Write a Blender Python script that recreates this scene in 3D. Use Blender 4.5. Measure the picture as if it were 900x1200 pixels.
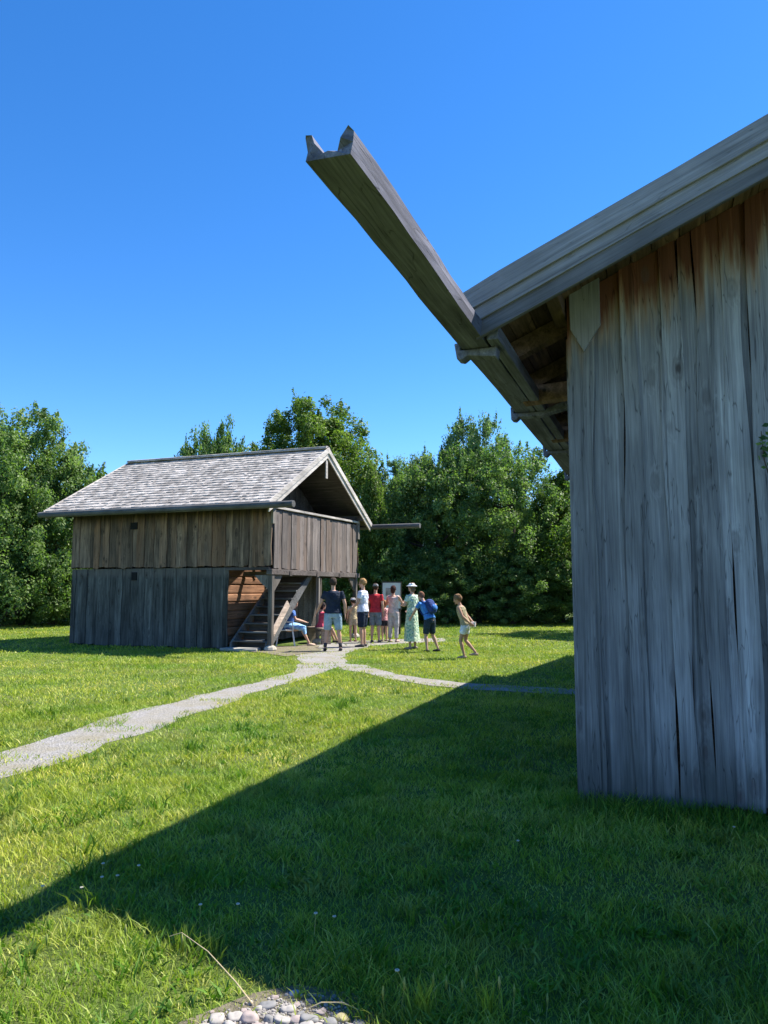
import bpy, bmesh, math, random
import numpy as np
from mathutils import Vector, Matrix, Euler
R = math.radians
random.seed(7); rng = np.random.default_rng(7)
S = bpy.context.scene
COL = S.collection
for o in list(bpy.data.objects): bpy.data.objects.remove(o)

# ---------------------------------------------------------------- camera, sky, sun
CAM_H = 1.55; PITCH = R(5.93); F = 867.0
cd = bpy.data.cameras.new('camera'); cam = bpy.data.objects.new('camera', cd); COL.objects.link(cam)
cam.location = (0, 0, CAM_H); cam.rotation_euler = (R(90) + PITCH, 0, 0)
cd.sensor_fit = 'VERTICAL'; cd.sensor_height = 36; cd.lens = 36 * F / 1200; cd.clip_end = 3000; cd.clip_start = .05
S.camera = cam
SUN_AZ = R(67.2); SUN_EL = R(55.0)      # azimuth from +Y towards +X
w = bpy.data.worlds.new('World'); S.world = w; w.use_nodes = True
nt = w.node_tree; nt.nodes.clear()
sky = nt.nodes.new('ShaderNodeTexSky'); sky.sky_type = 'NISHITA'; sky.sun_disc = False
sky.sun_elevation = SUN_EL; sky.sun_rotation = SUN_AZ; sky.altitude = 1500; sky.air_density = 1.0; sky.dust_density = 0.15; sky.ozone_density = 4.0
hs = nt.nodes.new('ShaderNodeHueSaturation'); hs.inputs['Saturation'].default_value = 1.28; hs.inputs['Hue'].default_value = 0.5045
bg = nt.nodes.new('ShaderNodeBackground'); bg.inputs[1].default_value = 0.125
ow = nt.nodes.new('ShaderNodeOutputWorld')
nt.links.new(sky.outputs[0], hs.inputs['Color']); nt.links.new(hs.outputs[0], bg.inputs[0]); nt.links.new(bg.outputs[0], ow.inputs[0])
sd = bpy.data.lights.new('sun', 'SUN'); sd.energy = 5.0; sd.angle = R(0.53); sd.color = (1, .95, .86)
so = bpy.data.objects.new('sun', sd); COL.objects.link(so)
sv = Vector((math.sin(SUN_AZ) * math.cos(SUN_EL), math.cos(SUN_AZ) * math.cos(SUN_EL), math.sin(SUN_EL)))
so.rotation_euler = sv.to_track_quat('Z', 'Y').to_euler(); so.location = (10, 10, 30)
S.view_settings.view_transform = 'Standard'; S.view_settings.look = 'None'; S.view_settings.gamma = 1
S.view_settings.exposure = 1.1; S.view_settings.use_curve_mapping = False
S.cycles.use_denoising = True; S.cycles.max_bounces = 6; S.cycles.diffuse_bounces = 3; S.cycles.glossy_bounces = 2
S.cycles.transmission_bounces = 3; S.cycles.transparent_max_bounces = 4; S.cycles.sample_clamp_indirect = 6

# ---------------------------------------------------------------- helpers
def tag(o, label=None, cat=None, group=None, kind=None):
    if label: o['label'] = label
    if cat: o['category'] = cat
    if group: o['group'] = group
    if kind: o['kind'] = kind
    return o
def empty(name, loc, rz=0, **k):
    o = bpy.data.objects.new(name, None); COL.objects.link(o); o.location = loc; o.rotation_euler = (0, 0, rz); o.empty_display_size = .2
    return tag(o, **k)
class MB:
    def __init__(s): s.v = []; s.f = []; s.t = []
    def add(s, vs, fs, tone=None):
        b = len(s.v); s.v += [tuple(v) for v in vs]
        tn = tone if tone is not None else (random.random(), random.random())
        for f in fs: s.f.append(tuple(b + i for i in f)); s.t.append(tn)
    def box(s, x0, x1, y0, y1, z0, z1, tone=None, M=None):
        vs = [Vector(p) for p in ((x0,y0,z0),(x1,y0,z0),(x1,y1,z0),(x0,y1,z0),(x0,y0,z1),(x1,y0,z1),(x1,y1,z1),(x0,y1,z1))]
        if M: vs = [M @ v for v in vs]
        s.add(vs, [(0,3,2,1),(4,5,6,7),(0,1,5,4),(1,2,6,5),(2,3,7,6),(3,0,4,7)], tone)
    def beam(s, p, q, w, h, up=(0,0,1), tone=None):
        p = Vector(p); q = Vector(q); d = (q - p).normalized(); u = Vector(up)
        if abs(d.dot(u)) > .98: u = Vector((0, 1, 0))
        r = d.cross(u).normalized(); u = r.cross(d)
        vs = []
        for c in (p, q):
            for a, b in ((-1,-1),(1,-1),(1,1),(-1,1)): vs.append(c + r * a * w / 2 + u * b * h / 2)
        s.add(vs, [(3,2,1,0),(4,5,6,7),(0,1,5,4),(1,2,6,5),(2,3,7,6),(3,0,4,7)], tone)
    def prism(s, poly, d, tone=None):      # poly: 3D points, d: extrusion vector
        n = len(poly); d = Vector(d); a = [Vector(p) for p in poly]
        s.add(a + [p + d for p in a], [tuple(range(n))[::-1], tuple(range(n, 2*n))] + [(i, (i+1) % n, n + (i+1) % n, n + i) for i in range(n)], tone)
    def tube(s, pts, rad, n=8, side=None, caps=True, tone=None, rot=0):
        pts = [Vector(p) for p in pts]; rings = []; m = len(pts)
        for i, p in enumerate(pts):
            d = (pts[min(i+1, m-1)] - pts[max(i-1, 0)]).normalized()
            sd_ = Vector(side) if side else (Vector((1,0,0)) if abs(d.x) < .8 else Vector((0,1,0)))
            u = (sd_ - d * sd_.dot(d)).normalized(); v = d.cross(u)
            r = rad[i] if hasattr(rad, '__len__') else rad
            rx, ry = r if hasattr(r, '__len__') else (r, r)
            rings.append([p + u * rx * math.cos(2*math.pi*k/n + rot) + v * ry * math.sin(2*math.pi*k/n + rot) for k in range(n)])
        vs = [q for rg in rings for q in rg]; fs = []
        for i in range(m - 1):
            for k in range(n): fs.append((i*n + k, i*n + (k+1) % n, (i+1)*n + (k+1) % n, (i+1)*n + k))
        if caps: fs += [tuple(range(n))[::-1], tuple((m-1)*n + k for k in range(n))]
        s.add(vs, fs, tone)
    def ball(s, c, r, seg=12, rings=8, f=None, tone=None):
        c = Vector(c); r = r if hasattr(r, '__len__') else (r, r, r); vs = []; fs = []
        for i in range(1, rings):
            th = math.pi * i / rings
            for k in range(seg):
                a = 2*math.pi*k/seg; q = Vector((math.sin(th)*math.cos(a), math.sin(th)*math.sin(a), math.cos(th)))
                if f: q = f(q)
                vs.append(c + Vector((q.x*r[0], q.y*r[1], q.z*r[2])))
        t = Vector((0,0,1)); b = Vector((0,0,-1))
        if f: t = f(t); b = f(b)
        vs.append(c + Vector((t.x*r[0], t.y*r[1], t.z*r[2]))); vs.append(c + Vector((b.x*r[0], b.y*r[1], b.z*r[2])))
        T = len(vs) - 2; B = T + 1
        for k in range(seg):
            fs.append((T, k, (k+1) % seg)); fs.append((B, (rings-2)*seg + (k+1) % seg, (rings-2)*seg + k))
            for i in range(rings - 2): fs.append((i*seg+k, (i+1)*seg+k, (i+1)*seg+(k+1) % seg, i*seg+(k+1) % seg))
        s.add(vs, fs, tone)
    def mesh(s, name):
        me = bpy.data.meshes.new(name); me.from_pydata(s.v, [], s.f)
        at = me.attributes.new('tone', 'FLOAT_COLOR', 'FACE')
        at.data.foreach_set('color', [c for t in s.t for c in (t[0], t[1], 0, 1)])
        me.update(); return me
    def build(s, name, mat, parent=None, smooth=False, bevel=0):
        me = s.mesh(name); me.materials.append(mat)
        if smooth: me.polygons.foreach_set('use_smooth', [True] * len(me.polygons))
        o = bpy.data.objects.new(name, me); COL.objects.link(o)
        if parent: o.parent = parent
        if bevel:
            b = o.modifiers.new('bevel', 'BEVEL'); b.width = bevel; b.segments = 2; b.limit_method = 'ANGLE'
        return o

class N:      # tiny node-graph helper
    def __init__(s, name):
        s.m = bpy.data.materials.new(name); s.m.use_nodes = True; s.t = s.m.node_tree; s.t.nodes.clear()
        s.o = s.t.nodes.new('ShaderNodeOutputMaterial'); s.b = s.t.nodes.new('ShaderNodeBsdfPrincipled'); s.L(s.b.outputs[0], s.o.inputs[0])
        s.b.inputs['Specular IOR Level'].default_value = .25
    def L(s, a, b): s.t.links.new(a, b)
    def n(s, k): return s.t.nodes.new('ShaderNode' + k)
    def coord(s, kind='Object', scale=(1,1,1)):
        c = s.n('TexCoord'); m = s.n('Mapping'); m.inputs['Scale'].default_value = scale; s.L(c.outputs[kind], m.inputs[0]); return m.outputs[0]
    def noise(s, vec, scale=5, detail=4, rough=.6, dist=0):
        x = s.n('TexNoise'); x.inputs['Scale'].default_value = scale; x.inputs['Detail'].default_value = detail
        x.inputs['Roughness'].default_value = rough; x.inputs['Distortion'].default_value = dist; s.L(vec, x.inputs['Vector']); return x.outputs['Fac']
    def ramp(s, fac, stops, interp='LINEAR'):
        x = s.n('ValToRGB'); x.color_ramp.interpolation = interp; e = x.color_ramp.elements
        while len(e) < len(stops): e.new(.5)
        for i, (p, c) in enumerate(stops): e[i].position = p; e[i].color = (c if hasattr(c, '__len__') else (c, c, c)) + (1,) if hasattr(c, '__len__') else (c, c, c, 1)
        s.L(fac, x.inputs[0]); return x.outputs[0]
    def mix(s, a, b, fac, mode='MIX'):
        x = s.n('MixRGB'); x.blend_type = mode
        for v, i in ((fac, 0), (a, 1), (b, 2)):
            if hasattr(v, 'is_linked') or hasattr(v, 'links'): s.L(v, x.inputs[i])
            elif i == 0: x.inputs[0].default_value = v
            else: x.inputs[i].default_value = tuple(v) + (1,)
        return x.outputs[0]
    def math(s, op, a, b=0, c=None, clamp=False):
        x = s.n('Math'); x.operation = op; x.use_clamp = clamp
        for i, v in enumerate((a, b) if c is None else (a, b, c)):
            if hasattr(v, 'links'): s.L(v, x.inputs[i])
            else: x.inputs[i].default_value = v
        return x.outputs[0]
    def tone(s):
        a = s.n('Attribute'); a.attribute_name = 'tone'; sp = s.n('SeparateColor'); s.L(a.outputs['Color'], sp.inputs[0]); return sp.outputs[0], sp.outputs[1], a.outputs['Vector']
    def bump(s, h, strength=.4, dist=.01):
        x = s.n('Bump'); x.inputs['Strength'].default_value = strength; x.inputs['Distance'].default_value = dist; s.L(h, x.inputs['Height']); s.L(x.outputs[0], s.b.inputs['Normal'])
    def out(s, col, rough=.85):
        s.L(col, s.b.inputs['Base Color'])
        if hasattr(rough, 'links'): s.L(rough, s.b.inputs['Roughness'])
        else: s.b.inputs['Roughness'].default_value = rough
        return s.m

def wood(name, light, dark, axis='z', grain=26, knots=True, top=None, low=None, warm=None, rot=0, crack=.55):
    """weathered wood: grain along an axis, knots, tone per board; top=(zref,slope,depth,colour) recoloured upper zone (unweathered on the near barn), low=(z,colour) algae"""
    m = N(name); st = {'z': (grain, grain, 1.1), 'x': (1.1, grain, grain), 'y': (grain, 1.1, grain)}[axis]
    t1, t2, tv = m.tone()
    c = m.n('TexCoord'); off = m.n('VectorMath'); off.operation = 'MULTIPLY_ADD'; off.inputs[1].default_value = (7, 9, 5)
    m.L(tv, off.inputs[0]); m.L(c.outputs['Object'], off.inputs[2]); base = off.outputs[0]
    if rot: mr = m.n('Mapping'); mr.inputs['Rotation'].default_value = (0, rot, 0); m.L(base, mr.inputs[0]); base = mr.outputs[0]
    ks = {'z': (4.6, 4.6, 2.1), 'x': (1.5, 4.2, 4.2), 'y': (4.2, 1.5, 4.2)}[axis]
    mk = m.n('Mapping'); mk.inputs['Scale'].default_value = ks; m.L(base, mk.inputs[0])
    vo = m.n('TexVoronoi'); vo.inputs['Scale'].default_value = 1; m.L(mk.outputs[0], vo.inputs['Vector'])
    kd = vo.outputs['Distance']
    mp = m.n('Mapping'); mp.inputs['Scale'].default_value = st; m.L(base, mp.inputs[0])
    vec = mp.outputs[0]
    if knots:     # bend grain round the knots
        bend = m.math('MULTIPLY', m.math('SUBTRACT', .34, kd, clamp=True), 3.5)
        va = m.n('VectorMath'); va.operation = 'ADD'; m.L(vec, va.inputs[0]); m.L(bend, va.inputs[1]); vec = va.outputs[0]
    g1 = m.noise(vec, 1, 5, .65, .5); 
    mp2 = m.n('Mapping'); mp2.inputs['Scale'].default_value = tuple(q * 3.3 if q > 2 else q * 1.6 for q in st); m.L(base, mp2.inputs[0]); g2 = m.noise(mp2.outputs[0], 1, 4, .7)
    big = m.noise(m.coord('Object', (3.1, 3.1, .9) if axis == 'z' else (1.3, 1.3, 1.3)), 1, 4, .6)
    f = m.math('ADD', m.math('MULTIPLY', g1, .55), m.math('MULTIPLY', g2, .45))
    col = m.mix(dark, light, m.ramp(f, [(.33, 0), (.62, 1)]))
    col = m.mix(col, m.mix((0.60,)*3, (1.30,)*3, t1), 1, 'MULTIPLY')
    col = m.mix(col, m.mix((.6,)*3, (1.35,)*3, m.ramp(big, [(.3, 0), (.7, 1)])), .8, 'MULTIPLY')
    if warm: col = m.mix(col, warm, m.math('MULTIPLY', m.ramp(m.math('ADD', m.math('MULTIPLY', big, .6), m.math('MULTIPLY', t2, .45)), [(.5, 0), (.75, 1)]), .75))
    if top or low:
        sp = m.n('SeparateXYZ'); m.L(c.outputs['Object'], sp.inputs[0])
        ms = m.n('Mapping'); ms.inputs['Scale'].default_value = (11, 11, .8); m.L(base, ms.inputs[0]); sn = m.noise(ms.outputs[0], 1, 4, .6)
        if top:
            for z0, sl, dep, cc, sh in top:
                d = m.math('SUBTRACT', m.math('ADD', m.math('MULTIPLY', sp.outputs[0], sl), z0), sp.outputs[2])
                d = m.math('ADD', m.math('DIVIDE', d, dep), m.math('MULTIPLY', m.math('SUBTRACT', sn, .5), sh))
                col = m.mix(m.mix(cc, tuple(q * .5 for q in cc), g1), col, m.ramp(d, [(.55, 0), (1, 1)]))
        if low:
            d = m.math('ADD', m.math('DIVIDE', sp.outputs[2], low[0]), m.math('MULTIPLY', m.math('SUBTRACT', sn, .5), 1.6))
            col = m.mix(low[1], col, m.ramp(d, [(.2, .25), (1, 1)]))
    if knots:
        wn = m.math('ADD', kd, m.math('MULTIPLY', m.math('SUBTRACT', g2, .5), .12))
        col = m.mix(m.mix(dark, (.05, .035, .025), .6), col, m.ramp(wn, [(.06, .0), (.12, .75), (.17, .6), (.22, 1)]))
    ml = m.n('Mapping'); ml.inputs['Scale'].default_value = tuple(q * .9 if q > 2 else q * .35 for q in st); m.L(base, ml.inputs[0])
    ls = m.noise(ml.outputs[0], 1, 2, .5, .2); col = m.mix(col, (1.45,) * 3, m.math('MULTIPLY', m.ramp(ls, [(.60, 0), (.68, 1)]), .9), 'MULTIPLY')
    col = m.mix(col, (.62,) * 3, m.math('MULTIPLY', m.ramp(ls, [(.32, 1), (.40, 0)]), .9), 'MULTIPLY')
    # cracks
    mc = m.n('Mapping'); mc.inputs['Scale'].default_value = tuple(q * .55 if q > 2 else q * .9 for q in st); m.L(base, mc.inputs[0])
    cr = m.noise(mc.outputs[0], 1, 2, .5, .3); crm = m.ramp(m.math('ABSOLUTE', m.math('SUBTRACT', cr, .5)), [(0, 1 - crack), (.009, 1)])
    crm = m.math('MAXIMUM', crm, m.ramp(g1, [(.45, 0), (.6, 1)]))
    col = m.mix(col, crm, 1, 'MULTIPLY')
    m.bump(m.math('ADD', f, m.math('MULTIPLY', crm, .5)), .55, .006)
    return m.out(col, .88)

def plain(name, col, rough=.8, var=.25, scale=30, bump=.15):
    m = N(name); nz = m.noise(m.coord('Object'), scale, 4, .6)
    c = m.mix(tuple(q * (1 - var) for q in col), tuple(min(1, q * (1 + var)) for q in col), m.ramp(nz, [(.3, 0), (.7, 1)]))
    m.bump(nz, bump, .004); return m.out(c, rough)

def cloth(name, col, pattern=None):
    m = N(name); c = m.coord('Object'); nz = m.noise(c, 9, 3, .55, .8)
    k = m.mix(tuple(q * .72 for q in col), tuple(min(1, q * 1.12) for q in col), m.ramp(nz, [(.35, 0), (.65, 1)]))
    if pattern:
        vo = m.n('TexVoronoi'); vo.inputs['Scale'].default_value = 16; m.L(c, vo.inputs['Vector'])
        k = m.mix(pattern, k, m.ramp(vo.outputs['Distance'], [(.38, 0), (.46, 1)]))
    m.bump(nz, .9, .06); return m.out(k, .9)

G_A = R(20.5)
ca, sa = math.cos(G_A), math.sin(G_A)
def gnd(x, y, z=0.0):      # where a photographed ground point stands
    X = (x - 450) / F; Y = (600 - y) / F; cp, sp = math.cos(PITCH), math.sin(PITCH)
    r = (X, cp - Y * sp, sp + Y * cp); k = (z - CAM_H) / r[2]; return (r[0] * k, r[1] * k)

# ---------------------------------------------------------------- ground and paths
path_main = [(-500,970),(-250,925),(-60,893),(0,884),(60,863),(100,848),(160,834),(200,824),(250,811),(300,800),(335,790),(352,782),(347,772),(345,764),(360,757),(385,754),(420,751),(470,749),(520,748),
             (520,752),(470,754),(436,757),(412,763),(404,769),(407,775),(396,783),(380,788),(350,797),(300,812),(250,829),(200,848),(130,872),(60,896),(0,916),(-60,938),(-250,985),(-500,1050)]
path_side = [(398,776),(425,780),(455,788),(500,795.5),(560,802.5),(620,805),(700,808),(760,811),(760,819),(700,816),(620,811.5),(560,809.5),(500,803.5),(455,796),(425,789),(396,785)]
worn = [(292,752),(330,758),(372,755),(376,764),(335,770),(298,764)]
def poly_world(pl, sub=6, jit=.05):
    P = [Vector(gnd(*p)) for p in pl]; jit = jit * 1.7; out = []
    for i, p in enumerate(P):
        q = P[(i+1) % len(P)]; d = (q - p); nn = max(1, int(d.length / .35))
        for k in range(nn): out.append(p + d * (k / nn) + Vector((random.uniform(-jit, jit), random.uniform(-jit, jit))))
    return out
POLYS = {k: poly_world(v) for k, v in dict(main=path_main, side=path_side, worn=worn).items()}
STONE_C = [gnd(232,1200), gnd(262,1188), gnd(300,1172), gnd(345,1163), gnd(400,1172), gnd(425,1200), gnd(430,1260), gnd(220,1260)]
STONE_P = [Vector(p) for p in STONE_C]
def inside(px, py, poly):
    c = np.zeros(px.shape, bool); n = len(poly); j = n - 1
    for i in range(n):
        xi, yi = poly[i]; xj, yj = poly[j]
        m = ((yi > py) != (yj > py)) & (px < (xj - xi) * (py - yi) / ((yj - yi) or 1e-9) + xi); c ^= m; j = i
    return c
def vnoise(x, y, s, seed=0):
    x = x / s; y = y / s; xi = np.floor(x).astype(int); yi = np.floor(y).astype(int); fx = x - xi; fy = y - yi
    fx = fx*fx*(3-2*fx); fy = fy*fy*(3-2*fy)
    def h(a, b):
        n = (a * 374761393 + b * 668265263 + seed * 974711) & 0x7fffffff; n = ((n ^ (n >> 13)) * 1274126177) & 0x7fffffff; return ((n ^ (n >> 16)) & 0xffff) / 65535.0
    return (h(xi,yi)*(1-fx)+h(xi+1,yi)*fx)*(1-fy)+(h(xi,yi+1)*(1-fx)+h(xi+1,yi+1)*fx)*fy

m = N('ground_turf'); c = m.coord('Object')
n1 = m.noise(c, .8, 5, .6); n2 = m.noise(c, 14, 5, .7); n3 = m.noise(c, 90, 3, .7)
col = m.mix((.06, .10, .018), (.15, .23, .035), m.ramp(n2, [(.3, 0), (.7, 1)]))
col = m.mix(col, (.17, .17, .06), m.ramp(n1, [(.46, 0), (.66, .6)]))
col = m.mix(col, m.mix((.5,)*3, (1.3,)*3, n3), .8, 'MULTIPLY')
m.bump(m.math('ADD', n2, n3), .8, .03); M_TURF = m.out(col, .95)
bm = bmesh.new()
nx = 60
me = bpy.data.meshes.new('ground')
gx = np.concatenate([[-1500,-400,-120], np.linspace(-50,50,51), [120,400,1500]]); gy = np.concatenate([[-600,-100,-20], np.linspace(-8,70,40), [120,400,1500]])
vv = [(x, y, 0) for y in gy for x in gx]; W_ = len(gx)
me.from_pydata(vv, [], [(j*W_+i, j*W_+i+1, (j+1)*W_+i+1, (j+1)*W_+i) for j in range(len(gy)-1) for i in range(W_-1)])
me.materials.append(M_TURF); gr = bpy.data.objects.new('ground', me); COL.objects.link(gr); tag(gr, kind='structure')

m = N('path_gravel'); c = m.coord('Object'); n1 = m.noise(c, 2.2, 5, .7); n2 = m.noise(c, 60, 4, .8)
vo = m.n('TexVoronoi'); vo.inputs['Scale'].default_value = 45; m.L(c, vo.inputs['Vector'])
col = m.mix((.15, .14, .13), (.46, .44, .42), m.ramp(n2, [(.3, 0), (.7, 1)]))
col = m.mix(col, (.27, .24, .16), m.ramp(n1, [(.42, 0), (.68, .85)]))
col = m.mix(col, m.mix((.75,)*3, (1.1,)*3, vo.outputs['Color']), .8, 'MULTIPLY')
m.bump(m.math('ADD', n2, vo.outputs['Distance']), .7, .02); M_GRAV = m.out(col, .95)
m = N('bare_soil'); c = m.coord('Object'); n1 = m.noise(c, 6, 5, .7); n2 = m.noise(c, 70, 4, .8)
col = m.mix((.10, .085, .055), (.26, .23, .16), m.ramp(m.math('ADD', m.math('MULTIPLY', n1, .5), m.math('MULTIPLY', n2, .5)), [(.35, 0), (.65, 1)]))
m.bump(n2, .8, .02); M_SOIL = m.out(col, .95)
def sheet(name, poly, z, mat, kind='structure'):
    me = bpy.data.meshes.new(name); b = bmesh.new(); vs = [b.verts.new((p[0], p[1], z)) for p in poly]
    f = b.faces.new(vs); bmesh.ops.triangulate(b, faces=[f], ngon_method='EAR_CLIP')
    bmesh.ops.recalc_face_normals(b, faces=b.faces); b.to_mesh(me); b.free(); me.materials.append(mat)
    if me.polygons[0].normal.z < 0: me.flip_normals()
    o = bpy.data.objects.new(name, me); COL.objects.link(o); return tag(o, kind=kind)
sheet('path_gravel', POLYS['main'], .004, M_GRAV); sheet('path_side', POLYS['side'], .008, M_GRAV)
sheet('path_worn_earth', POLYS['worn'], .012, M_SOIL)
ex = Vector((0, 0)); 
sheet('ground_gravel_patch', [p + (p - sum(STONE_P, Vector((0, 0))) / len(STONE_P)) * .25 for p in STONE_P], .004, M_SOIL)

# ---------------------------------------------------------------- near barn (left front corner stands at A)
A = (1.42, 5.55, 0)
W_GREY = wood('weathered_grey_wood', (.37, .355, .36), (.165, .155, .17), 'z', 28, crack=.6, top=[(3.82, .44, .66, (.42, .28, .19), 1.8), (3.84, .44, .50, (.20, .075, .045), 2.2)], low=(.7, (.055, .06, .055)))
W_BARGE = wood('grey_barge_wood', (.27, .25, .27), (.16, .148, .16), 'x', 30, knots=False, rot=R(23.7), crack=.3)
W_BROWN = wood('brown_soffit_wood', (.20, .12, .085), (.06, .038, .028), 'y', 14)
W_GUT = wood('gutter_wood', (.25, .25, .32), (.09, .09, .125), 'y', 18, knots=False)
W_CAP = wood('pale_cap_wood', (.33, .31, .315), (.21, .195, .20), 'z', 26, knots=False)
W_SHING = wood('shingle_wood', (.34, .32, .30), (.17, .155, .15), 'y', 30, knots=False)
SL = .44
def ztop(x, z0=3.61): return z0 + SL * ((x if x < 3.5 else 7 - x) + .62)
barn = empty('weathered_barn', A, -G_A, label='large weathered grey barn with vertical plank wall filling the right side', cat='barn')
def plank_wall(mb, edges, zt, zb=lambda x: .03, y0=0, sgn=-1, th=.03, seg=.10, amp=.010, map_=None, dvar=.015):
    map_ = map_ or (lambda u, v, z: (u, v, z))
    for i in range(len(edges) - 1):
        a, b = edges[i], edges[i+1]; d = y0 + sgn * (random.random() * dvar + (0 if i % 2 else dvar * .9))
        zl = zb((a+b)/2) + random.uniform(-.015, .03); zh = zt((a+b)/2); n = max(2, int((zh - zl) / seg)); ph = [random.random()*9 for _ in range(4)]
        tn = (random.random(), random.random()); grow = random.uniform(.010, .024)
        vs = []
        for k in range(n + 1):
            t = k / n
            for col, (u, dd) in enumerate(((0, th), (0, 0), (.33, .003), (.67, .003), (1, 0), (1, th))):
                e0 = a + amp * (math.sin(ph[0] + t * 7) + .6 * math.sin(ph[1] + t * 17)) * (a != edges[0]) + .002; e1 = b + amp * (math.sin(ph[2] + t * 8) + .6 * math.sin(ph[3] + t * 15)) + grow - .002
                x = e0 + (e1 - e0) * u; z = zl + (zt(x) - zl) * t + (0.012 * math.sin(u * 5 + ph[0]) if k == 0 else 0)
                vs.append(map_(x, d - sgn * dd - (-sgn) * 0 + (sgn * .003 * (0 < u < 1)), z))
        fs = [(k*6+j, k*6+j+1, (k+1)*6+j+1, (k+1)*6+j) for k in range(n) for j in range(5)] + [(0,5,4,3,2,1), tuple(n*6+j for j in range(6))]
        mb.add(vs, fs, tn)
edges = [0, .17, .385, .49, .67, .79, .90, 1.01, 1.085, 1.21, 1.26, 1.375, 1.53]
while edges[-1] < 6.8: edges.append(edges[-1] + random.uniform(.12, .26))
edges[-1] = 7.0
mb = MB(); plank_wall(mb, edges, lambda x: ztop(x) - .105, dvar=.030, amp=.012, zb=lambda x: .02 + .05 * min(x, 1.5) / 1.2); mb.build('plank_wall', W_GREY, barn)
# side and rear walls, also planked
mb = MB(); e2 = [0.03]
while e2[-1] < 8.5: e2.append(e2[-1] + random.uniform(.16, .28))
plank_wall(mb, e2, lambda x: 3.48, map_=lambda u, v, z: (v, u, z)); mb.build('side_wall', W_GREY, barn); mb = MB()
plank_wall(mb, e2, lambda x: 3.48, map_=lambda u, v, z: (7 - v, u, z)); mb.build('side_wall', W_GREY, barn)
mb = MB(); plank_wall(mb, edges, lambda x: ztop(x) - .25, map_=lambda u, v, z: (u, e2[-1] + .03 - v, z)); mb.build('rear_wall', W_GREY, barn)
mb = MB(); mb.prism([(.032, .034, .05), (6.96, .034, .05), (6.96, .034, 3.45), (3.5, .034, ztop(3.5) - .3), (.032, .034, 3.45)], (0, .02, 0)); mb.build('backing', W_BROWN, barn)
# roof covering in shallow courses
mb = MB(); YF, YB = -.76, 9.35
def slope_pt(u, y, off, right=False):       # u = horizontal distance up from the eave
    x = -.62 + u; z = ztop(x) + off; return ((7 - x) if right else x, y, z)
for right in (False, True):
    k = 0; u = 0
    while u < 4.2:
        u1 = min(u + .30, 4.22); y = YF
        while y < YB:
            y1 = min(y + random.uniform(.10, .2), YB); o1 = random.uniform(.0, .006)
            P = [slope_pt(u - .012, y, -.05 + o1, right), slope_pt(u1 + .04, y, -.065, right), slope_pt(u1 + .04, y, -.045 , right), slope_pt(u - .012, y, 0 + o1, right)]
            mb.prism(P, (0, y1 - y - .003, 0)); y = y1
        u = u1
mb.build('roof', W_SHING, barn)
mb = MB()       # soffit boards parallel to the eave
for right in (False, True):
    u = .03
    while u < 4.15:
        u1 = u + random.uniform(.15, .24); P = [slope_pt(u, YF + .05, -.10 + random.uniform(-.008, .004), right), slope_pt(min(u1, 4.2) - .006, YF + .05, -.10 + random.uniform(-.008, .004), right)]
        P += [(P[1][0], P[1][1], P[1][2] + .025), (P[0][0], P[0][1], P[0][2] + .025)]
        mb.prism(P, (0, YB - YF - .1, 0)); u = u1
mb.build('soffit', W_BROWN, barn)
for y in [.25 + .95 * k for k in range(10)]:     # rafters
    for right in (False, True):
        mb = MB(); a = Vector(slope_pt(.10, y, -.19, right)); b = Vector(slope_pt(4.15, y, -.19, right)); mb.beam(a, b, .11, .14); mb.build('rafter', W_BROWN, barn)
mb = MB(); mb.beam((-.06, -.58, 3.70), (-.06, .3, 3.70), .10, .13); mb.build('outrigger', W_BROWN, barn, bevel=.008)
mb = MB(); mb.tube([(.13, .05, 3.58), (.13, 9.1, 3.58)], .105, 8, rot=R(22)); mb.build('wall_plate', W_BROWN, barn)
for y in (1.2, 3.1, 5.0, 6.9):     # tie beam ends
    mb = MB(); mb.beam((-.55, y, 3.36), (.3, y, 3.40), .14, .16); mb.build('tie_beam', W_BROWN, barn, bevel=.01)
# barge boards, three stepped layers
for (o0, o1, y0, y1) in ((0.01, -.150, -.83, -.782), (-.145, -.250, -.805, -.762), (-.245, -.365, -.785, -.742)):
    for right in (False, True):
        mb = MB(); xs = [-.64 + .28 * k for k in range(16)]; xs = [x for x in xs if x < 3.5] + [3.5]; j = [random.uniform(-.004, .004) for _ in xs]
        sh = .05 if o0 < -.1 else 0
        if o0 < -.2: sh = .10
        xs[0] += sh
        fx = (lambda x: 7 - x) if right else (lambda x: x)
        n = len(xs); vs = []
        for x, q in zip(xs, j): vs += [(fx(x), y0 + q, ztop(x) + o1 + q), (fx(x + (0.02 if x == xs[0] else 0)), y0 + q, ztop(x) + o0), (fx(x + (0.02 if x == xs[0] else 0)), y1, ztop(x) + o0), (fx(x), y1, ztop(x) + o1)]
        fs = [(0,3,2,1), (4*n-4, 4*n-3, 4*n-2, 4*n-1)]
        for k in range(n - 1):
            for a, b in ((0,1),(1,2),(2,3),(3,0)): fs.append((4*k+a, 4*k+b, 4*k+4+b, 4*k+4+a))
        mb.add(vs, fs); mb.build('barge_board', W_BARGE, barn, bevel=.004)
# pointed cap board below the barge at the corner
mb = MB(); mb.prism([(.028, -.075, 3.52), (.125, -.075, 3.335), (.228, -.075, 3.50), (.25, -.075, 3.53), (.25, -.075, 3.96), (.022, -.075, 3.93)], (0, .032, 0)); mb.build('cap_board', W_CAP, barn, bevel=.003)
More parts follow.
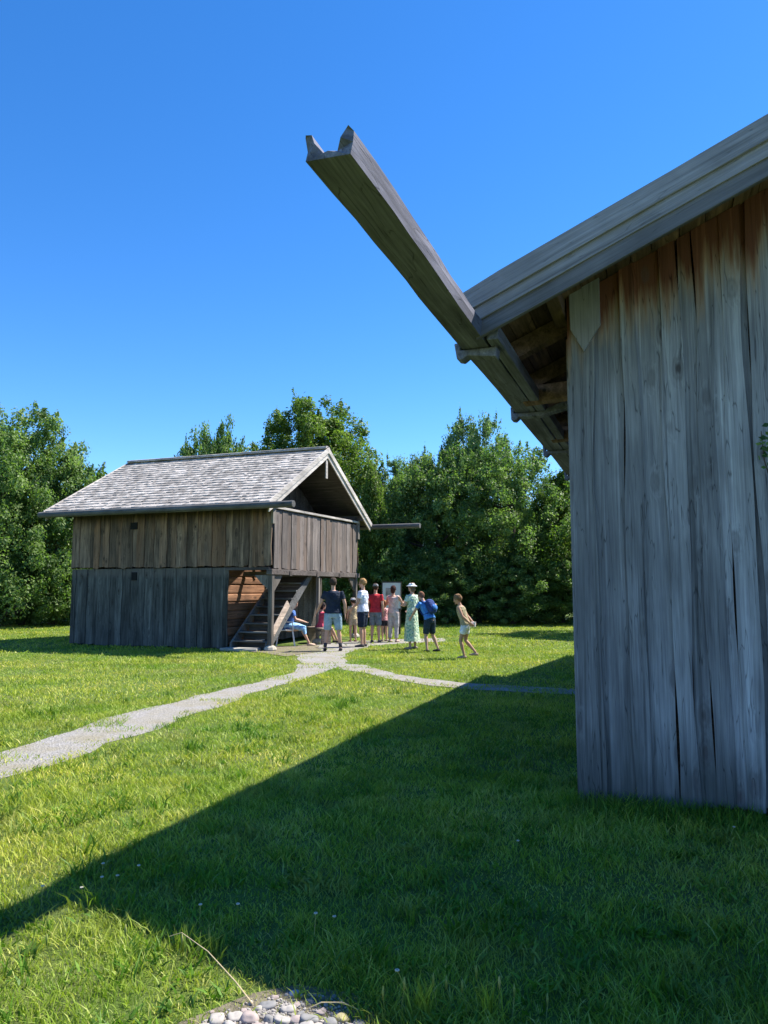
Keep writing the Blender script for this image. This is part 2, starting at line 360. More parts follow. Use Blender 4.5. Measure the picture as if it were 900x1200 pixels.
# hollowed-log gutter running past the roof
def log_gutter(name, parent, x, z, y0, y1, wd, ht, gd, mat, seg=.25, sag=0):
    mb = MB(); n = int((y1 - y0) / seg) + 1; vs = []; prof = [(-.5, .93), (-.5, .5), (-.46, .0), (.46, 0.), (.5, .5), (.5, .93), (.45, 1.0), (.37, 1.0), (.28, 1 - gd*.5), (.14, 1 - gd*.95), (0, 1 - gd), (-.14, 1 - gd*.95), (-.28, 1 - gd*.5), (-.37, 1.0), (-.45, 1.0)]
    for k in range(n + 1):
        y = y0 + (y1 - y0) * k / n; jx = .004 * math.sin(y * 2.1) + random.uniform(-.002, .002); jz = .004 * math.sin(y * 1.3 + 1) + random.uniform(-.002, .002); e = .022 if k == 0 else 0
        for i, (a, b) in enumerate(prof): vs.append((x + a * wd + jx + random.uniform(-.003, .003), y + (random.uniform(-e, e)), z + b * ht + jz + (random.uniform(-.005, .005) if k == 0 else 0) - sag * (1 - k / n)))
    P = len(prof); fs = [(k*P+i, k*P+(i+1) % P, (k+1)*P+(i+1) % P, (k+1)*P+i) for k in range(n) for i in range(P)]
    for b_ in (0, n * P):      # end faces around the groove
        q = [(0, 1, 12, 13, 14), (1, 2, 11, 12), (2, 10, 11), (2, 3, 10), (3, 9, 10), (3, 4, 8, 9), (4, 5, 6, 7, 8)]
        fs += [tuple(b_ + i for i in (t if b_ else t[::-1])) for t in q]
    mb.add(vs, fs); o = mb.build(name, mat, parent); return o
log_gutter('gutter', barn, -.597, 3.298, -3.10, 9.1,   .212, .112, .72, W_GUT)
log_gutter('gutter', barn, 7.6, 3.298, -3.0, 9.1,   .212, .112, .72, W_GUT)
for y in (-.55, 1.55, 3.7, 5.9, 8.0):       # wooden gutter hooks
    mb = MB(); mb.prism([(-.74, y, 3.23), (-.70, y, 3.22), (-.66, y, 3.255), (-.45, y, 3.25), (-.1, y, 3.33), (-.1, y, 3.42), (-.46, y, 3.294), (-.712, y, 3.294), (-.714, y, 3.36), (-.745, y, 3.36)] if y > 0 else
              [(-.74, y, 3.23), (-.70, y, 3.22), (-.66, y, 3.25), (-.45, y, 3.22), (-.44, y, 3.294), (-.712, y, 3.294), (-.714, y, 3.35), (-.76, y, 3.35)], (0, .12, 0)); mb.build('gutter_hook', W_GUT, barn, bevel=.008)
mb = MB(); mb.beam((-.44, -.70, 3.35), (-.44, 9.1, 3.35), .085, .11); mb.build('fascia', W_GUT, barn, bevel=.006)
# lower unseen wing, added and turned so that its shade falls on the lawn
mb = MB(); wM = Matrix.Translation((-.30, 8.75, 0)) @ Matrix.Rotation(R(-6.5), 4, 'Z')
poly = [(0, 0, 3.5), (3.6, 0, 4.9), (7.2, 0, 3.5), (7.2, 0, 3.4), (3.6, 0, 4.8), (0, 0, 3.4)]
mb.prism([wM @ Vector(p) for p in poly], wM.to_3x3() @ Vector((0, 5.0, 0))); mb.build('shade_caster_roof', W_SHING, barn)
mb = MB(); mb.prism([wM @ Vector(p) for p in [(.5, .2, 0), (6.7, .2, 0), (6.7, .2, 3.35), (3.6, .2, 4.7), (.5, .2, 3.35)]], wM.to_3x3() @ Vector((0, 4.5, 0))); mb.build('shade_caster_wall', W_GREY, barn)

# ---------------------------------------------------------------- granary with balcony
B0 = (-2.86, 18.8, 0)
X_UP = wood('granary_upper_boards', (.29, .195, .13), (.04, .027, .02), 'z', 14, top=[(3.95, 0, .7, (.06, .045, .04), 1.2)], warm=(.24, .12, .06))  # boards darker towards the top
X_LO = wood('granary_lower_boards', (.135, .13, .115), (.026, .028, .027), 'z', 13, top=[(2.12, 0, .3, (.16, .14, .12), .8)])
X_BAL = wood('balcony_boards', (.225, .19, .17), (.075, .063, .058), 'z', 16, warm=(.17, .12, .09))
X_LOG = wood('hewn_log_wood', (.28, .145, .08), (.09, .045, .028), 'y', 16)
X_SH = wood('granary_shingle_wood', (.45, .41, .37), (.27, .24, .215), 'y', 34, knots=False)
X_TRIM = wood('pale_trim_wood', (.52, .47, .42), (.30, .27, .245), 'y', 30, knots=False)
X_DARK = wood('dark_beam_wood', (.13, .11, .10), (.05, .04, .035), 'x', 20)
X_STAIR = wood('stair_wood', (.16, .16, .155), (.06, .06, .06), 'x', 26)
X_STR = wood('stringer_wood', (.50, .40, .32), (.25, .19, .15), 'y', 24)
g = empty('wooden_granary', B0, -G_A, label='two-storey wooden granary with shingled gable roof, balcony and outside stairs', cat='granary')
ZF, ZE, ZR = 2.12, 3.93, 5.50
def rz(y, off=0):  return ZE + (ZR - ZE) * (1 - abs(y - 2.8) / 2.8) + off
def edge_list(a, b, lo=.12, hi=.24):
    e = [a]
    while e[-1] < b - hi: e.append(e[-1] + random.uniform(lo, hi))
    e.append(b); return e
# lower storey: boarded skin on a log core
mb = MB(); plank_wall(mb, edge_list(-6.36, -1.27), lambda x: 2.10, zb=lambda x: .02, y0=0); 
plank_wall(mb, edge_list(0, 5.6), lambda x: 2.10, map_=lambda u, v, z: (-6.36 + v, u, z)); plank_wall(mb, edge_list(-6.36, -1.27), lambda x: 2.10, y0=5.6, sgn=1)
mb.build('lower_wall', X_LO, g)
mb = MB()       # logs of the inner gable wall, facing the stairs
z = .12
k = 0
while z < 2.05:
    h = random.uniform(.19, .24); q_ = random.uniform(-.012, .012); mb.prism([(-1.54, .035, z), (-1.325 + q_, .035, z), (-1.30 + q_, .035, z + .03), (-1.30 + q_, .035, z + h - .035), (-1.325 + q_, .035, z + h - .006), (-1.54, .035, z + h - .006)], (0, 5.56, 0)); z += h; k += 1
mb.build('log_wall', X_LOG, g, smooth=False)
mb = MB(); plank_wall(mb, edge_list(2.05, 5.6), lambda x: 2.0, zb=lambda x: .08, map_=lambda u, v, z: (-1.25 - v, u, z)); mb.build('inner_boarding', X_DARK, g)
# upper storey skin reaches out over the balcony
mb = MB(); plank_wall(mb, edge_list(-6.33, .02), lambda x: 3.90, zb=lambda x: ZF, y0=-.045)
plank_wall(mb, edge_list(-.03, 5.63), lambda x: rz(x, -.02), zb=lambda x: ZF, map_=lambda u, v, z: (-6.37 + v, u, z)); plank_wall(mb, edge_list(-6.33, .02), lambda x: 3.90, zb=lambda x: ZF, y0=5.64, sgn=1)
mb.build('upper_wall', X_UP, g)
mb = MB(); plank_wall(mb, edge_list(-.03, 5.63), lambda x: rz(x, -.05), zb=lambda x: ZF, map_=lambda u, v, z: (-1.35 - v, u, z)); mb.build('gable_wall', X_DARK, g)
mb = MB(); mb.box(-6.3, -1.35, .03, 5.57, 2.02, 2.1); mb.box(-1.34, -.04, 2.35, 5.57, 2.03, 2.10); mb.box(-1.34, -.04, -.03, .25, 2.03, 2.10); mb.build('floor_boards', X_DARK, g)
for x0, x1, z0, z1, y in ((-4.36, -4.13, 3.17, 3.36, -.071), (-4.30, -4.13, 1.78, 2.0, -.026)):
    mb = MB(); mb.box(x0, x1, y - .004, y + .03, z0, z1); mb.build('vent_hole', plain('dark_opening', (.008, .008, .008)), g)
# balcony parapet
mb = MB(); plank_wall(mb, edge_list(.06, 5.55, .16, .28), lambda y: 3.56 + .01 * y, zb=lambda x: 2.06, map_=lambda u, v, z: (.03 - v, u, z)); bal = mb.build('balcony_parapet', X_BAL, g)
mb = MB(); mb.beam((.03, -.02, 3.63), (.03, 5.62, 3.70), .13, .06); mb.build('handrail', X_TRIM, g, bevel=.006)
mb = MB(); mb.beam((0, -.1, 1.98), (0, 5.7, 1.98), .16, .14); mb.build('balcony_beam', X_DARK, g, bevel=.01)
for y in (.9, 2.55, 4.1, 5.4):
    mb = MB(); mb.beam((-1.5, y, 1.95), (.10, y, 1.95), .12, .12); mb.build('joist', X_DARK, g)
X_POST = wood('post_wood', (.25, .22, .19), (.09, .08, .07), 'z', 22)
for y, wd in ((.02, .12), (2.75, .09), (5.5, .12)):
    mb = MB(); mb.box(-wd/2, wd/2, y - wd/2, y + wd/2, .10, 1.91); mb.build('post', X_POST, g, bevel=.01)
    mb = MB(); mb.ball((0, y, .04), (.17, .16, .11), 9, 6); mb.build('post_stone', plain('post_stone_pale', (.42, .38, .31), scale=12), g)
for y, dy in ((.02, .55), (5.5, -.55)):
    mb = MB(); mb.prism([(-.03, y, 1.45), (-.03, y, 1.9), (-.03, y + dy, 1.9), (-.03, y + dy * .7, 1.72), (-.03, y + dy*.25, 1.5)], (.05, 0, 0)); mb.build('knee_brace', X_POST, g)
mb = MB(); mb.prism([(-.06, .04, 1.5), (-.06, .04, 1.9), (-.5, .04, 1.9), (-.33, .04, 1.72)], (0, .05, 0)); mb.build('knee_brace', X_POST, g)
for y, z0, z1 in ((-.02, 3.2, 3.75), (5.6, 3.15, 3.9)):
    mb = MB(); mb.box(.02, .09, y - .07, y + .07, z0, z1); mb.build('corner_post', X_POST, g, bevel=.005)
# stairs
st = [( -.12, X_STAIR), (-1.14, X_STAIR)]
for x, mt in st:
    mb = MB(); mb.prism([(x, -.05, .04), (x, .16, .04), (x, 2.62, 1.98), (x, 2.62, 2.12), (x, 2.50, 2.12), (x, -.05, .18)], (.055, 0, 0)); mb.build('stair_stringer', mt, g, bevel=.004)
for k in range(9):
    mb = MB(); z = .22 + k * .212; y = .02 + (z - .12) * 1.27; mb.box(-1.085, -.12, y + .10, y + .12, z - .19, z - .02); mb.build('shade_riser', X_DARK, g)  # dark boards added to imitate the darkness beneath the stairs
    mb = MB(); z = .22 + k * .212; y = .02 + (z - .12) * 1.27; mb.box(-1.085, -.12, y - .14, y + .14, z - .02, z + .02); mb.build('stair_tread', X_STAIR, g, bevel=.004)
mb = MB(); mb.beam((.0, .12, .42), (.0, .95, 1.17), .03, .20, tone=(.9, .3)); mb.build('lit_stringer_part', X_STR, g, bevel=.004)  # pale beam standing for the sunlit lower stretch of the stringer
mb = MB(); mb.prism([(-1.2, -.42, 0), (-.5, -.55, 0), (-.18, -.35, 0), (-.25, .0, 0), (-1.15, .0, 0)], (0, 0, .075)); mb.build('threshold_slab', plain('threshold_stone', (.34, .32, .28), scale=9), g, bevel=.02)
# roof
mb = MB(); X0, X1 = -6.85, .26
for side in (0, 1):
    u = -.62
    while u < 2.8:
        u1 = min(u + .17, 2.86); x = X0
        while x < X1:
            x1 = min(x + random.uniform(.07, .17), X1); o_ = random.uniform(0, .012); fy = (lambda q: q) if side == 0 else (lambda q: 5.6 - q); dd = random.uniform(-.03, .012)
            zz = lambda q, off: ZE + .10 + (ZR - ZE) * q / 2.8 + off
            P = [(x, fy(u + dd), zz(u + dd, o_)), (x, fy(u1 + .06), zz(u1 + .06, -.012)), (x, fy(u1 + .06), zz(u1 + .06, .012)), (x, fy(u + dd), zz(u + dd, .036 + o_))]
            mb.prism(P, (x1 - x - .004, 0, 0)); x = x1
        u = u1
mb.beam((X0, 2.72, ZR + .165), (X1, 2.72, ZR + .16), .13, .02, up=(0, -.5, .8)); mb.beam((X0, 2.9, ZR + .165), (X1, 2.9, ZR + .16), .13, .02, up=(0, .5, .8))
mb.build('shingle_roof', X_SH, g)
mb = MB()
for side in (0, 1):
    fy = (lambda q: q) if side == 0 else (lambda q: 5.6 - q); zz = lambda q, off: ZE + .10 + (ZR - ZE) * q / 2.8 + off
    mb.prism([(X0 + .02, fy(-.58), zz(-.58, -.06)), (X0 + .02, fy(2.8), zz(2.8, -.06)), (X0 + .02, fy(2.8), zz(2.8, -.016)), (X0 + .02, fy(-.58), zz(-.58, -.016))], (X1 - X0 - .04, 0, 0))
mb.build('roof_deck', X_DARK, g)
for xa, rev in ((X1, 0), (X0, 1)):
    for side in (0, 1):
        fy = (lambda q: q) if side == 0 else (lambda q: 5.6 - q); zz = lambda q, off: ZE + .10 + (ZR - ZE) * q / 2.8 + off
        for a, b, dx in ((.055, -.10, 0), (-.10, -.25, -.035)):
            mb = MB(); q0 = -.66 if a > 0 else -.60; x = xa + dx * (1 - 2 * rev)
            mb.prism([(x, fy(q0), zz(q0, b)), (x, fy(2.8), zz(2.8, b)), (x, fy(2.8), zz(2.8, a)), (x, fy(q0), zz(q0, a))], (.035 * (1 - 2 * rev), 0, 0)); mb.build('barge_board', X_TRIM, g)
mb = MB(); mb.box(.20, .23, 2.74, 2.86, 4.75, 5.3); mb.build('hanging_board', X_TRIM, g)
for y in (0, 2.8, 5.6):
    mb = MB(); mb.beam((X0 + .3, y, rz(y, -.1)), (.22, y, rz(y, -.1)), .14, .16); mb.build('purlin', X_DARK, g)
gx0 = wood('granary_gutter_wood', (.13, .125, .12), (.05, .05, .05), 'x', 20)
for y, xe in ((-.70, .98), (6.30, 1.95)):
    mb = MB(); mb.tube([(X0 - .1, y, 3.60), (xe, y, 3.60)], [(.10, .085)] * 2, 10, side=(0, 1, 0)); mb.build('gutter', gx0, g)

# ---------------------------------------------------------------- trees
def leaf_mat(name, c1, c2, c3):
    m = N(name); t1, t2, tv = m.tone(); c = m.coord('Object'); nz = m.noise(c, 1.1, 3, .6)
    f = m.math('ADD', m.math('MULTIPLY', t1, .6), m.math('MULTIPLY', nz, .5))
    col = m.ramp(f, [(.25, c1), (.55, c2), (.9, c3)])
    m.L(col, m.b.inputs['Base Color']); m.b.inputs['Roughness'].default_value = .55; m.b.inputs['Specular IOR Level'].default_value = .35
    tr = m.n('BsdfTranslucent'); m.L(m.mix(col, (1.0, 1.25, .5), 1, 'MULTIPLY'), tr.inputs[0]); mx = m.n('MixShader'); mx.inputs[0].default_value = .45
    m.L(m.b.outputs[0], mx.inputs[1]); m.L(tr.outputs[0], mx.inputs[2]); m.L(mx.outputs[0], m.o.inputs[0]); return m.m
LM = [leaf_mat('leaf_green', (.045, .09, .024), (.14, .22, .06), (.34, .43, .16)),
      leaf_mat('leaf_bluish', (.045, .09, .036), (.15, .23, .095), (.38, .47, .25)),
      leaf_mat('leaf_yellowish', (.05, .09, .015), (.12, .19, .03), (.30, .36, .09))]
M_BARK = plain('bark', (.09, .07, .055), .95, .4, 14, .6)
def crown_mesh(name, seed, h, r, base, nclump, per, leaf, shape='round', spiky=0):
    """leaf-sized quads gathered in clumps through an uneven crown; returns arrays-based mesh"""
    g_ = np.random.default_rng(seed); H = h - base
    u = g_.random(nclump); phi = g_.random(nclump) * 2 * np.pi
    t = u ** .72                                                     # height fraction
    if shape == 'round': prof = np.sqrt(np.clip(1 - (np.abs(t - .42) / .62) ** 2.2, 0.02, 1))
    elif shape == 'cone': prof = np.clip(1.02 - t, .08, 1) ** .75
    else: prof = np.clip(1 - (np.clip(t - .30, 0, 1) / .76) ** 1.15, .08, 1)
    lob = 1 + (.3 if shape == 'ogive' else .17) * np.sin(phi * 3 + seed) * np.cos(t * 7 + seed) + .16 * np.sin(phi * 7 + seed * 2 + t * 9)
    rad = r * prof * lob * (g_.random(nclump) ** .42)
    C = np.stack([rad * np.cos(phi), rad * np.sin(phi), base + t * H * (1 + .08 * np.sin(phi * 2 + seed))], 1)
    cr = (.30 + .40 * g_.random(nclump)) * r / 3.2 * (1 - .25 * t)
    n = nclump * per; idx = np.repeat(np.arange(nclump), per)
    d = g_.normal(size=(n, 3)); d /= np.linalg.norm(d, axis=1)[:, None]; rr = g_.random(n) ** .45
    P = C[idx] + d * (rr * cr[idx])[:, None] * np.array([1, 1, .75 + spiky])
    if spiky:      # upright shoots carry the loose outline
        nsh = int(nclump * .35); ii = g_.choice(np.nonzero(t > .45)[0], nsh); k_ = n // 9; jj = g_.choice(ii, k_); q_ = g_.random(k_); ph_ = (jj * 12.9898) % 6.28; tilt = .25 + .2 * np.sin(jj * 3.3)
        out = np.stack([np.cos(phi[jj]) * tilt, np.sin(phi[jj]) * tilt, np.ones(k_)], 1); P[:k_] = C[jj] + out * (q_ * (.18 + .42 * np.abs(np.sin(jj * 1.7))) * (1.0 + spiky))[:, None] + g_.normal(size=(k_, 3)) * (.10 * (1.15 - q_))[:, None]
    if spiky:      # upright shoots around the outline
        sh = g_.random(n) < .12; P[sh, 2] += g_.random(sh.sum()) ** 2 * spiky * 1.6
    nr = d * .9 + g_.normal(size=(n, 3)) * .6 + np.array([0, 0, .45]); nr /= np.linalg.norm(nr, axis=1)[:, None]
    a = np.cross(nr, g_.normal(size=(n, 3))); a /= np.linalg.norm(a, axis=1)[:, None]; b = np.cross(nr, a)
    L = leaf * (.6 + .8 * g_.random(n))[:, None]; Wd = L * .55
    V = np.stack([P - a * L, P - b * Wd + nr * L * .15, P + a * L, P + b * Wd + nr * L * .15], 1).reshape(-1, 3)
    me = bpy.data.meshes.new(name); me.vertices.add(4 * n); me.vertices.foreach_set('co', V.ravel())
    me.loops.add(4 * n); me.loops.foreach_set('vertex_index', np.arange(4 * n)); me.polygons.add(n); me.polygons.foreach_set('loop_start', np.arange(n) * 4)
    me.update(calc_edges=True); at = me.attributes.new('tone', 'FLOAT_COLOR', 'FACE')
    ct = g_.random(nclump)[idx] * .6 + g_.random(n) * .4; cc = np.stack([ct, g_.random(n), ct * 0, ct * 0 + 1], 1); at.data.foreach_set('color', cc.ravel()); return me, C
def trunk_mesh(name, seed, h, base, C):
    rd = random.Random(seed); mb = MB(); top = base + (h - base) * .75; r0 = .028 * h; pts = []; rs = []
    for k in range(7):
        t = k / 6; pts.append((rd.uniform(-.1, .1) * t * 2, rd.uniform(-.1, .1) * t * 2, -.05 + top * t)); rs.append(r0 * (1.25 if k == 0 else 1 - .8 * t))
    mb.tube(pts, rs, 7)
    for c in rd.sample(list(C), min(16, len(C))):
        zz = max(.25, min(top * .9, c[2] - rd.uniform(.4, 1.4))); t = zz / top; p = Vector((0, 0, zz)); q = Vector(c); mid = p.lerp(q, .5) + Vector((0, 0, .15))
        mb.tube([p, mid, q], [r0 * .45 * (1 - t * .5), r0 * .25, .012], 5)
    return mb.mesh(name)
VAR = []
for i, (h, r, base, nc, per, leaf, sh, spk, mt) in enumerate([
        (9, 4.0, .5, 420, 150, .07, 'round', .1, 0), (8.5, 3.2, .4, 380, 150, .066, 'round', .25, 1),
        (10, 2.7, .6, 380, 140, .066, 'ogive', .5, 1), (7, 3.0, .2, 320, 140, .07, 'round', .15, 0), (6.5, 2.6, .2, 260, 130, .066, 'ogive', .3, 2), (11, 3.3, 1.5, 480, 160, .07, 'round', .2, 2)]):
    cm, C = crown_mesh('crown', 11 + i, h, r, base, nc, per, leaf, sh, spk); cm.materials.append(LM[mt]); tm = trunk_mesh('trunk', 31 + i, h, base, C); tm.materials.append(M_BARK); VAR.append((cm, tm, h, r))
def place_tree(name, px, Y, h, r, v, label, group=None, x=None, cat='tree'):
    cm, tm, h0, r0 = VAR[v]; X = x if x is not None else (px - 450) / F * Y; t = empty(name, (X, Y, 0), random.uniform(0, 6.28), label=label, cat=cat, group=group)
    t.scale = (r / r0, r / r0, h / h0)
    for nm, me in (('crown', cm), ('trunk', tm)):
        o = bpy.data.objects.new(nm, me); COL.objects.link(o); o.parent = t
GB = 'trees and bushes of the dark wood edge'
place_tree('broadleaf_tree', 4, 31, 8.6, 3.3, 0, 'tall dark leafy tree at the far left edge, higher than its neighbour')
place_tree('broadleaf_tree', 66, 32, 7.2, 2.4, 3, 'rounded leafy tree just left of the granary roof')
place_tree('broadleaf_tree', -90, 33, 9.5, 4.2, 0, 'big leafy tree outside the left edge beyond the lawn')
place_tree('broadleaf_tree', 249, 47, 11.5, 2.5, 3, 'small slender tree top peeking over the middle of the granary roof')
place_tree('broadleaf_tree', 370, 39, 10.9, 3.5, 5, 'tallest tree rising directly behind the granary gable peak')
place_tree('broadleaf_tree', 436, 34.5, 6.6, 1.7, 4, 'yellow-green bushy tree right beside the granary balcony')
place_tree('broadleaf_tree', 480, 38, 7.7, 2.4, 1, 'medium tree between the granary and the tall pointed tree')
place_tree('broadleaf_tree', 558, 36.5, 9.3, 2.3, 1, 'tall tree with pointed feathery top right of the granary')
place_tree('broadleaf_tree', 512, 35.5, 7.7, 2.8, 3, 'leafy tree crown behind the people in green and blue')
place_tree('broadleaf_tree', 602, 34, 7.6, 3.0, 0, 'bluish green leafy tree above the walking child')
place_tree('broadleaf_tree', 655, 34, 6.3, 2.6, 4, 'leafy tree meeting the left edge of the near barn wall')
place_tree('broadleaf_tree', 0, 26.5, 8.5, 3.0, 0, 'leafy tree hidden behind the near barn that shades the lawn', x=10.6)
for px, Y, h, r, v in ((-40,36,6.5,3,3),(35,34,5.5,2.5,3),(95,35,5.8,2.4,3),(140,38,5.9,2.8,3),(195,38,6.3,2.8,3),(270,40,7.5,2.8,3),(325,41,7.5,2.6,1),(415,40,7,2.6,3),(455,40,6,2.6,3),(540,40,6,2.8,3),(590,40,6,2.6,3),(640,40,5.8,2.8,3),(700,37,7,3,3),(760,36,7.5,3.2,0),(830,35,7.5,3.2,3),(900,35,7.5,3.4,0),(980,34,8,3.4,3),(-140,37,7,3.2,3)):
    place_tree('broadleaf_tree', px, Y, h, r, v, 'dark leafy tree standing in the second row of the wood edge', GB)
for px, Y, h, r in ((-30,31,2.8,2.0),(30,31.5,3,2.0),(85,32.5,3,1.9),(445,35.2,3,1.7),(480,34,3.1,1.9),(520,33.5,3.2,1.9),(560,33.8,3,1.8),(600,33,2.8,1.9),(640,33,3,1.9),(680,33,3,2.0),(400,36,3.2,1.8)):
    place_tree('bush', px, Y, h, r, 3, 'low dark bush filling the foot of the wood edge', 'low bushes at the foot of the trees', cat='bush')

# ---------------------------------------------------------------- people
def remesh(mb, name, mat, parent, vox=.011, sm=2):
    me = mb.mesh(name + '_tmp'); o = bpy.data.objects.new(name, me); COL.objects.link(o)
    r_ = o.modifiers.new('r', 'REMESH'); r_.mode = 'VOXEL'; r_.voxel_size = vox; s_ = o.modifiers.new('s', 'SMOOTH'); s_.iterations = sm; s_.factor = .6
    dg = bpy.context.evaluated_depsgraph_get(); dg.update(); n = bpy.data.meshes.new_from_object(o.evaluated_get(dg)); n.name = name
    o.modifiers.clear(); o.data = n; bpy.data.meshes.remove(me); n.materials.clear(); n.materials.append(mat); n.polygons.foreach_set('use_smooth', [True] * len(n.polygons)); o.parent = parent
    return o
SKIN = plain('skin', (.52, .31, .22), .6, .06, 20, .02); SKIN2 = plain('skin_tanned', (.42, .24, .16), .6, .06, 20, .02)
EYE = plain('eye', (.03, .02, .015), .3, .05); LIP = plain('lips', (.35, .12, .10), .6, .05)
def person(label, loc, yaw, h=1.75, lean=0, arms=None, legs=None, pelvis=(0, 0, .93), shirt=None, sleeve='short', bottom=None, hair=(.05, .03, .02), hairlen='short', hat=None, shoes=(.03, .03, .03),
           build=1.0, head_turn=0, head_nod=0, dress=None, skin=SKIN, child=False, socks=False):
    s = h / 1.75; hs = 1.16 if child else 1.0; b = build
    Lr = Matrix.Rotation(R(-lean), 4, 'X'); Pv = Vector(pelvis)
    up = lambda x, y, z: Pv + (Lr @ Vector((x, y, z)))
    sh = {sd: up(sd * .175 * b, 0, .50) for sd in (-1, 1)}
    arms = arms or {}; legs = legs or {}; A_ = {}
    for sd in (-1, 1):
        e, wv = arms.get(sd, ((sd * .05, -.03, -.29), (sd * .06, .05, -.54))); A_[sd] = (sh[sd], sh[sd] + Vector(e), sh[sd] + Vector(wv))
    Lg = {}
    for sd in (-1, 1):
        k, a_ = legs.get(sd, ((sd * .10, .01, .49), (sd * .11, -.02, .085))); Lg[sd] = (Pv + Vector((sd * .09 * b, 0, -.03)), Vector(k), Vector(a_))
    body = MB(); tors = [(0, 0, -.10, .125, .10), (0, 0, -.02, .165, .115), (0, .0, .08, .15, .105), (0, .0, .18, .135, .098), (0, .005, .30, .155, .11), (0, .0, .42, .17, .11), (0, -.005, .49, .15, .09), (0, -.01, .535, .07, .06)]
    def torso(mb, inf=0, z0=-.2, z1=9, flare=0):
        q = [t for t in tors if z0 <= t[2] <= z1]
        mb.tube([up(t[0], t[1], t[2]) for t in q], [(t[3] * b + inf + flare * max(0, .2 - t[2]), t[4] * b + inf + flare * max(0, .2 - t[2])) for t in q], 16, side=(1, 0, 0))
    torso(body)
    hc = up(0, .015, .72); neck = [up(0, -.01, .48), up(0, -.005, .57), up(0, .005, .66)]; body.tube(neck, [.062, .052, .052], 10)
    HM = Matrix.Rotation(R(head_turn), 4, 'Z') @ Matrix.Rotation(R(-head_nod), 4, 'X') @ Matrix.Rotation(R(-lean * .5), 4, 'X')
    hp = lambda x, y, z: hc + (HM @ Vector((x, y, z))) * hs
    def skull(q):
        k = 1 - .26 * max(0, -q.z) ** 1.3 * (1 if q.y > -.2 else .7); return Vector((q.x * k, q.y * (k + .05 * (q.y < 0)) + .10 * max(0, -q.z), q.z))
    hb = MB(); hb.ball((0, 0, 0), (.074, .094, .115), 18, 14, skull)
    hb.ball((0, .097, -.015), (.013, .022, .022), 6, 5); hb.ball((0, .078, -.085), (.03, .02, .018), 6, 5)
    for sd in (-1, 1): hb.ball((sd * .076, -.008, -.01), (.010, .018, .030), 6, 5)
    body.add([hp(*v) for v in hb.v], hb.f)
    for sd in (-1, 1):
        a0, a1, a2 = A_[sd]; body.tube([up(sd * .12 * b, 0, .47), a0 + Vector((0, 0, -.01)), a0.lerp(a1, .5), a1, a1.lerp(a2, .35), a2], [.06, .056, .047, .04, .041, .027], 10)
        d = (a2 - a1).normalized(); cr = d.cross(Vector((0, 1, 0))); sv_ = (Vector((0, 1, 0)) - d * d.y).normalized() if abs(d.y) < .85 else Vector((1, 0, 0)); pn = d.cross(sv_).normalized()
        palm = a2 + d * .085; body.tube([a2 - d * .02, a2 + d * .03, palm], [(.026, .018), (.040, .017), (.042, .014)], 10, side=sv_)
        for k, ln in enumerate((.068, .078, .072, .056)):
            o_ = sv_ * (.032 - .0213 * k); cu = pn * (-sd) * .012; p0 = palm - d * .015 + o_; p1 = palm + d * ln * .5 + o_ * 1.1 + cu * .3; p2 = palm + d * ln + o_ * 1.12 + cu * 1.6; body.tube([p0, p1, p2], [.0105, .0098, .008], 6)
        th = a2 + d * .03 + sv_ * .03; body.tube([th - sv_ * .01, th + sv_ * .025 + d * .03, th + sv_ * .03 + d * .062], [.013, .0115, .009], 6)
        l0, l1, l2 = Lg[sd]; body.tube([l0 + Vector((0, 0, .03)), l0.lerp(l1, .25), l0.lerp(l1, .7), l1, l1.lerp(l2, .3), l1.lerp(l2, .75), l2], [.088 * b, .086 * b, .062, .052, .056, .037, .034], 12)
        fd = Vector((0, 1, 0)); body.tube([l2 + Vector((0, -.045, -.045)), l2 + Vector((0, .06, -.045)), l2 + Vector((sd * .01, .15, -.062))], [(.036, .036), (.042, .034), (.034, .018)], 10, side=(1, 0, 0))
    root = remesh(body, 'person', skin, None, .012); root.location = loc; root.rotation_euler = (0, 0, yaw); root.scale = (s, s, s); tag(root, label, 'person')
    for sd in (-1, 1):
        ec = MB(); p = hp(sd * .03, .084, .012); ec.ball(p, (.012, .008, .007), 6, 5); ec.build('eye', EYE, root)
    mo = MB(); mo.ball(hp(0, .089, -.052), (.024, .009, .006), 8, 5); mo.build('mouth', LIP, root)
    # hair
    if hair:
        hr = MB(); f2 = lambda q: Vector((q.x, q.y, q.z)); pts = []
        hb = MB(); hb.ball((0, -.018, .030), (.090, .104, .110), 16, 12, lambda q: q * (1 + .05 * math.sin(q.x * 11) * math.sin(q.y * 9 + 1) + .03 * math.sin(q.z * 17)))
        if hairlen == 'bob': hb.ball((0, -.05, -.03), (.082, .06, .10), 12, 8)
        if hairlen == 'long': hb.ball((0, -.06, -.07), (.078, .055, .17), 12, 8)
        # keep the face clear: drop what lies in front and low
        vs = [Vector(v) for v in hb.v]; vs = [Vector((v.x, min(v.y, .070 + .2 * max(0, v.z - .05)) if v.z < .07 else v.y, max(v.z, -.015 if hairlen == 'short' and v.y > -.03 else (-.065 if hairlen == 'short' else -9)))) for v in vs]
        hr.add([hp(*v) for v in vs], hb.f); hr.build('hair', cloth('hair_%s' % hairlen, hair), root, smooth=True)
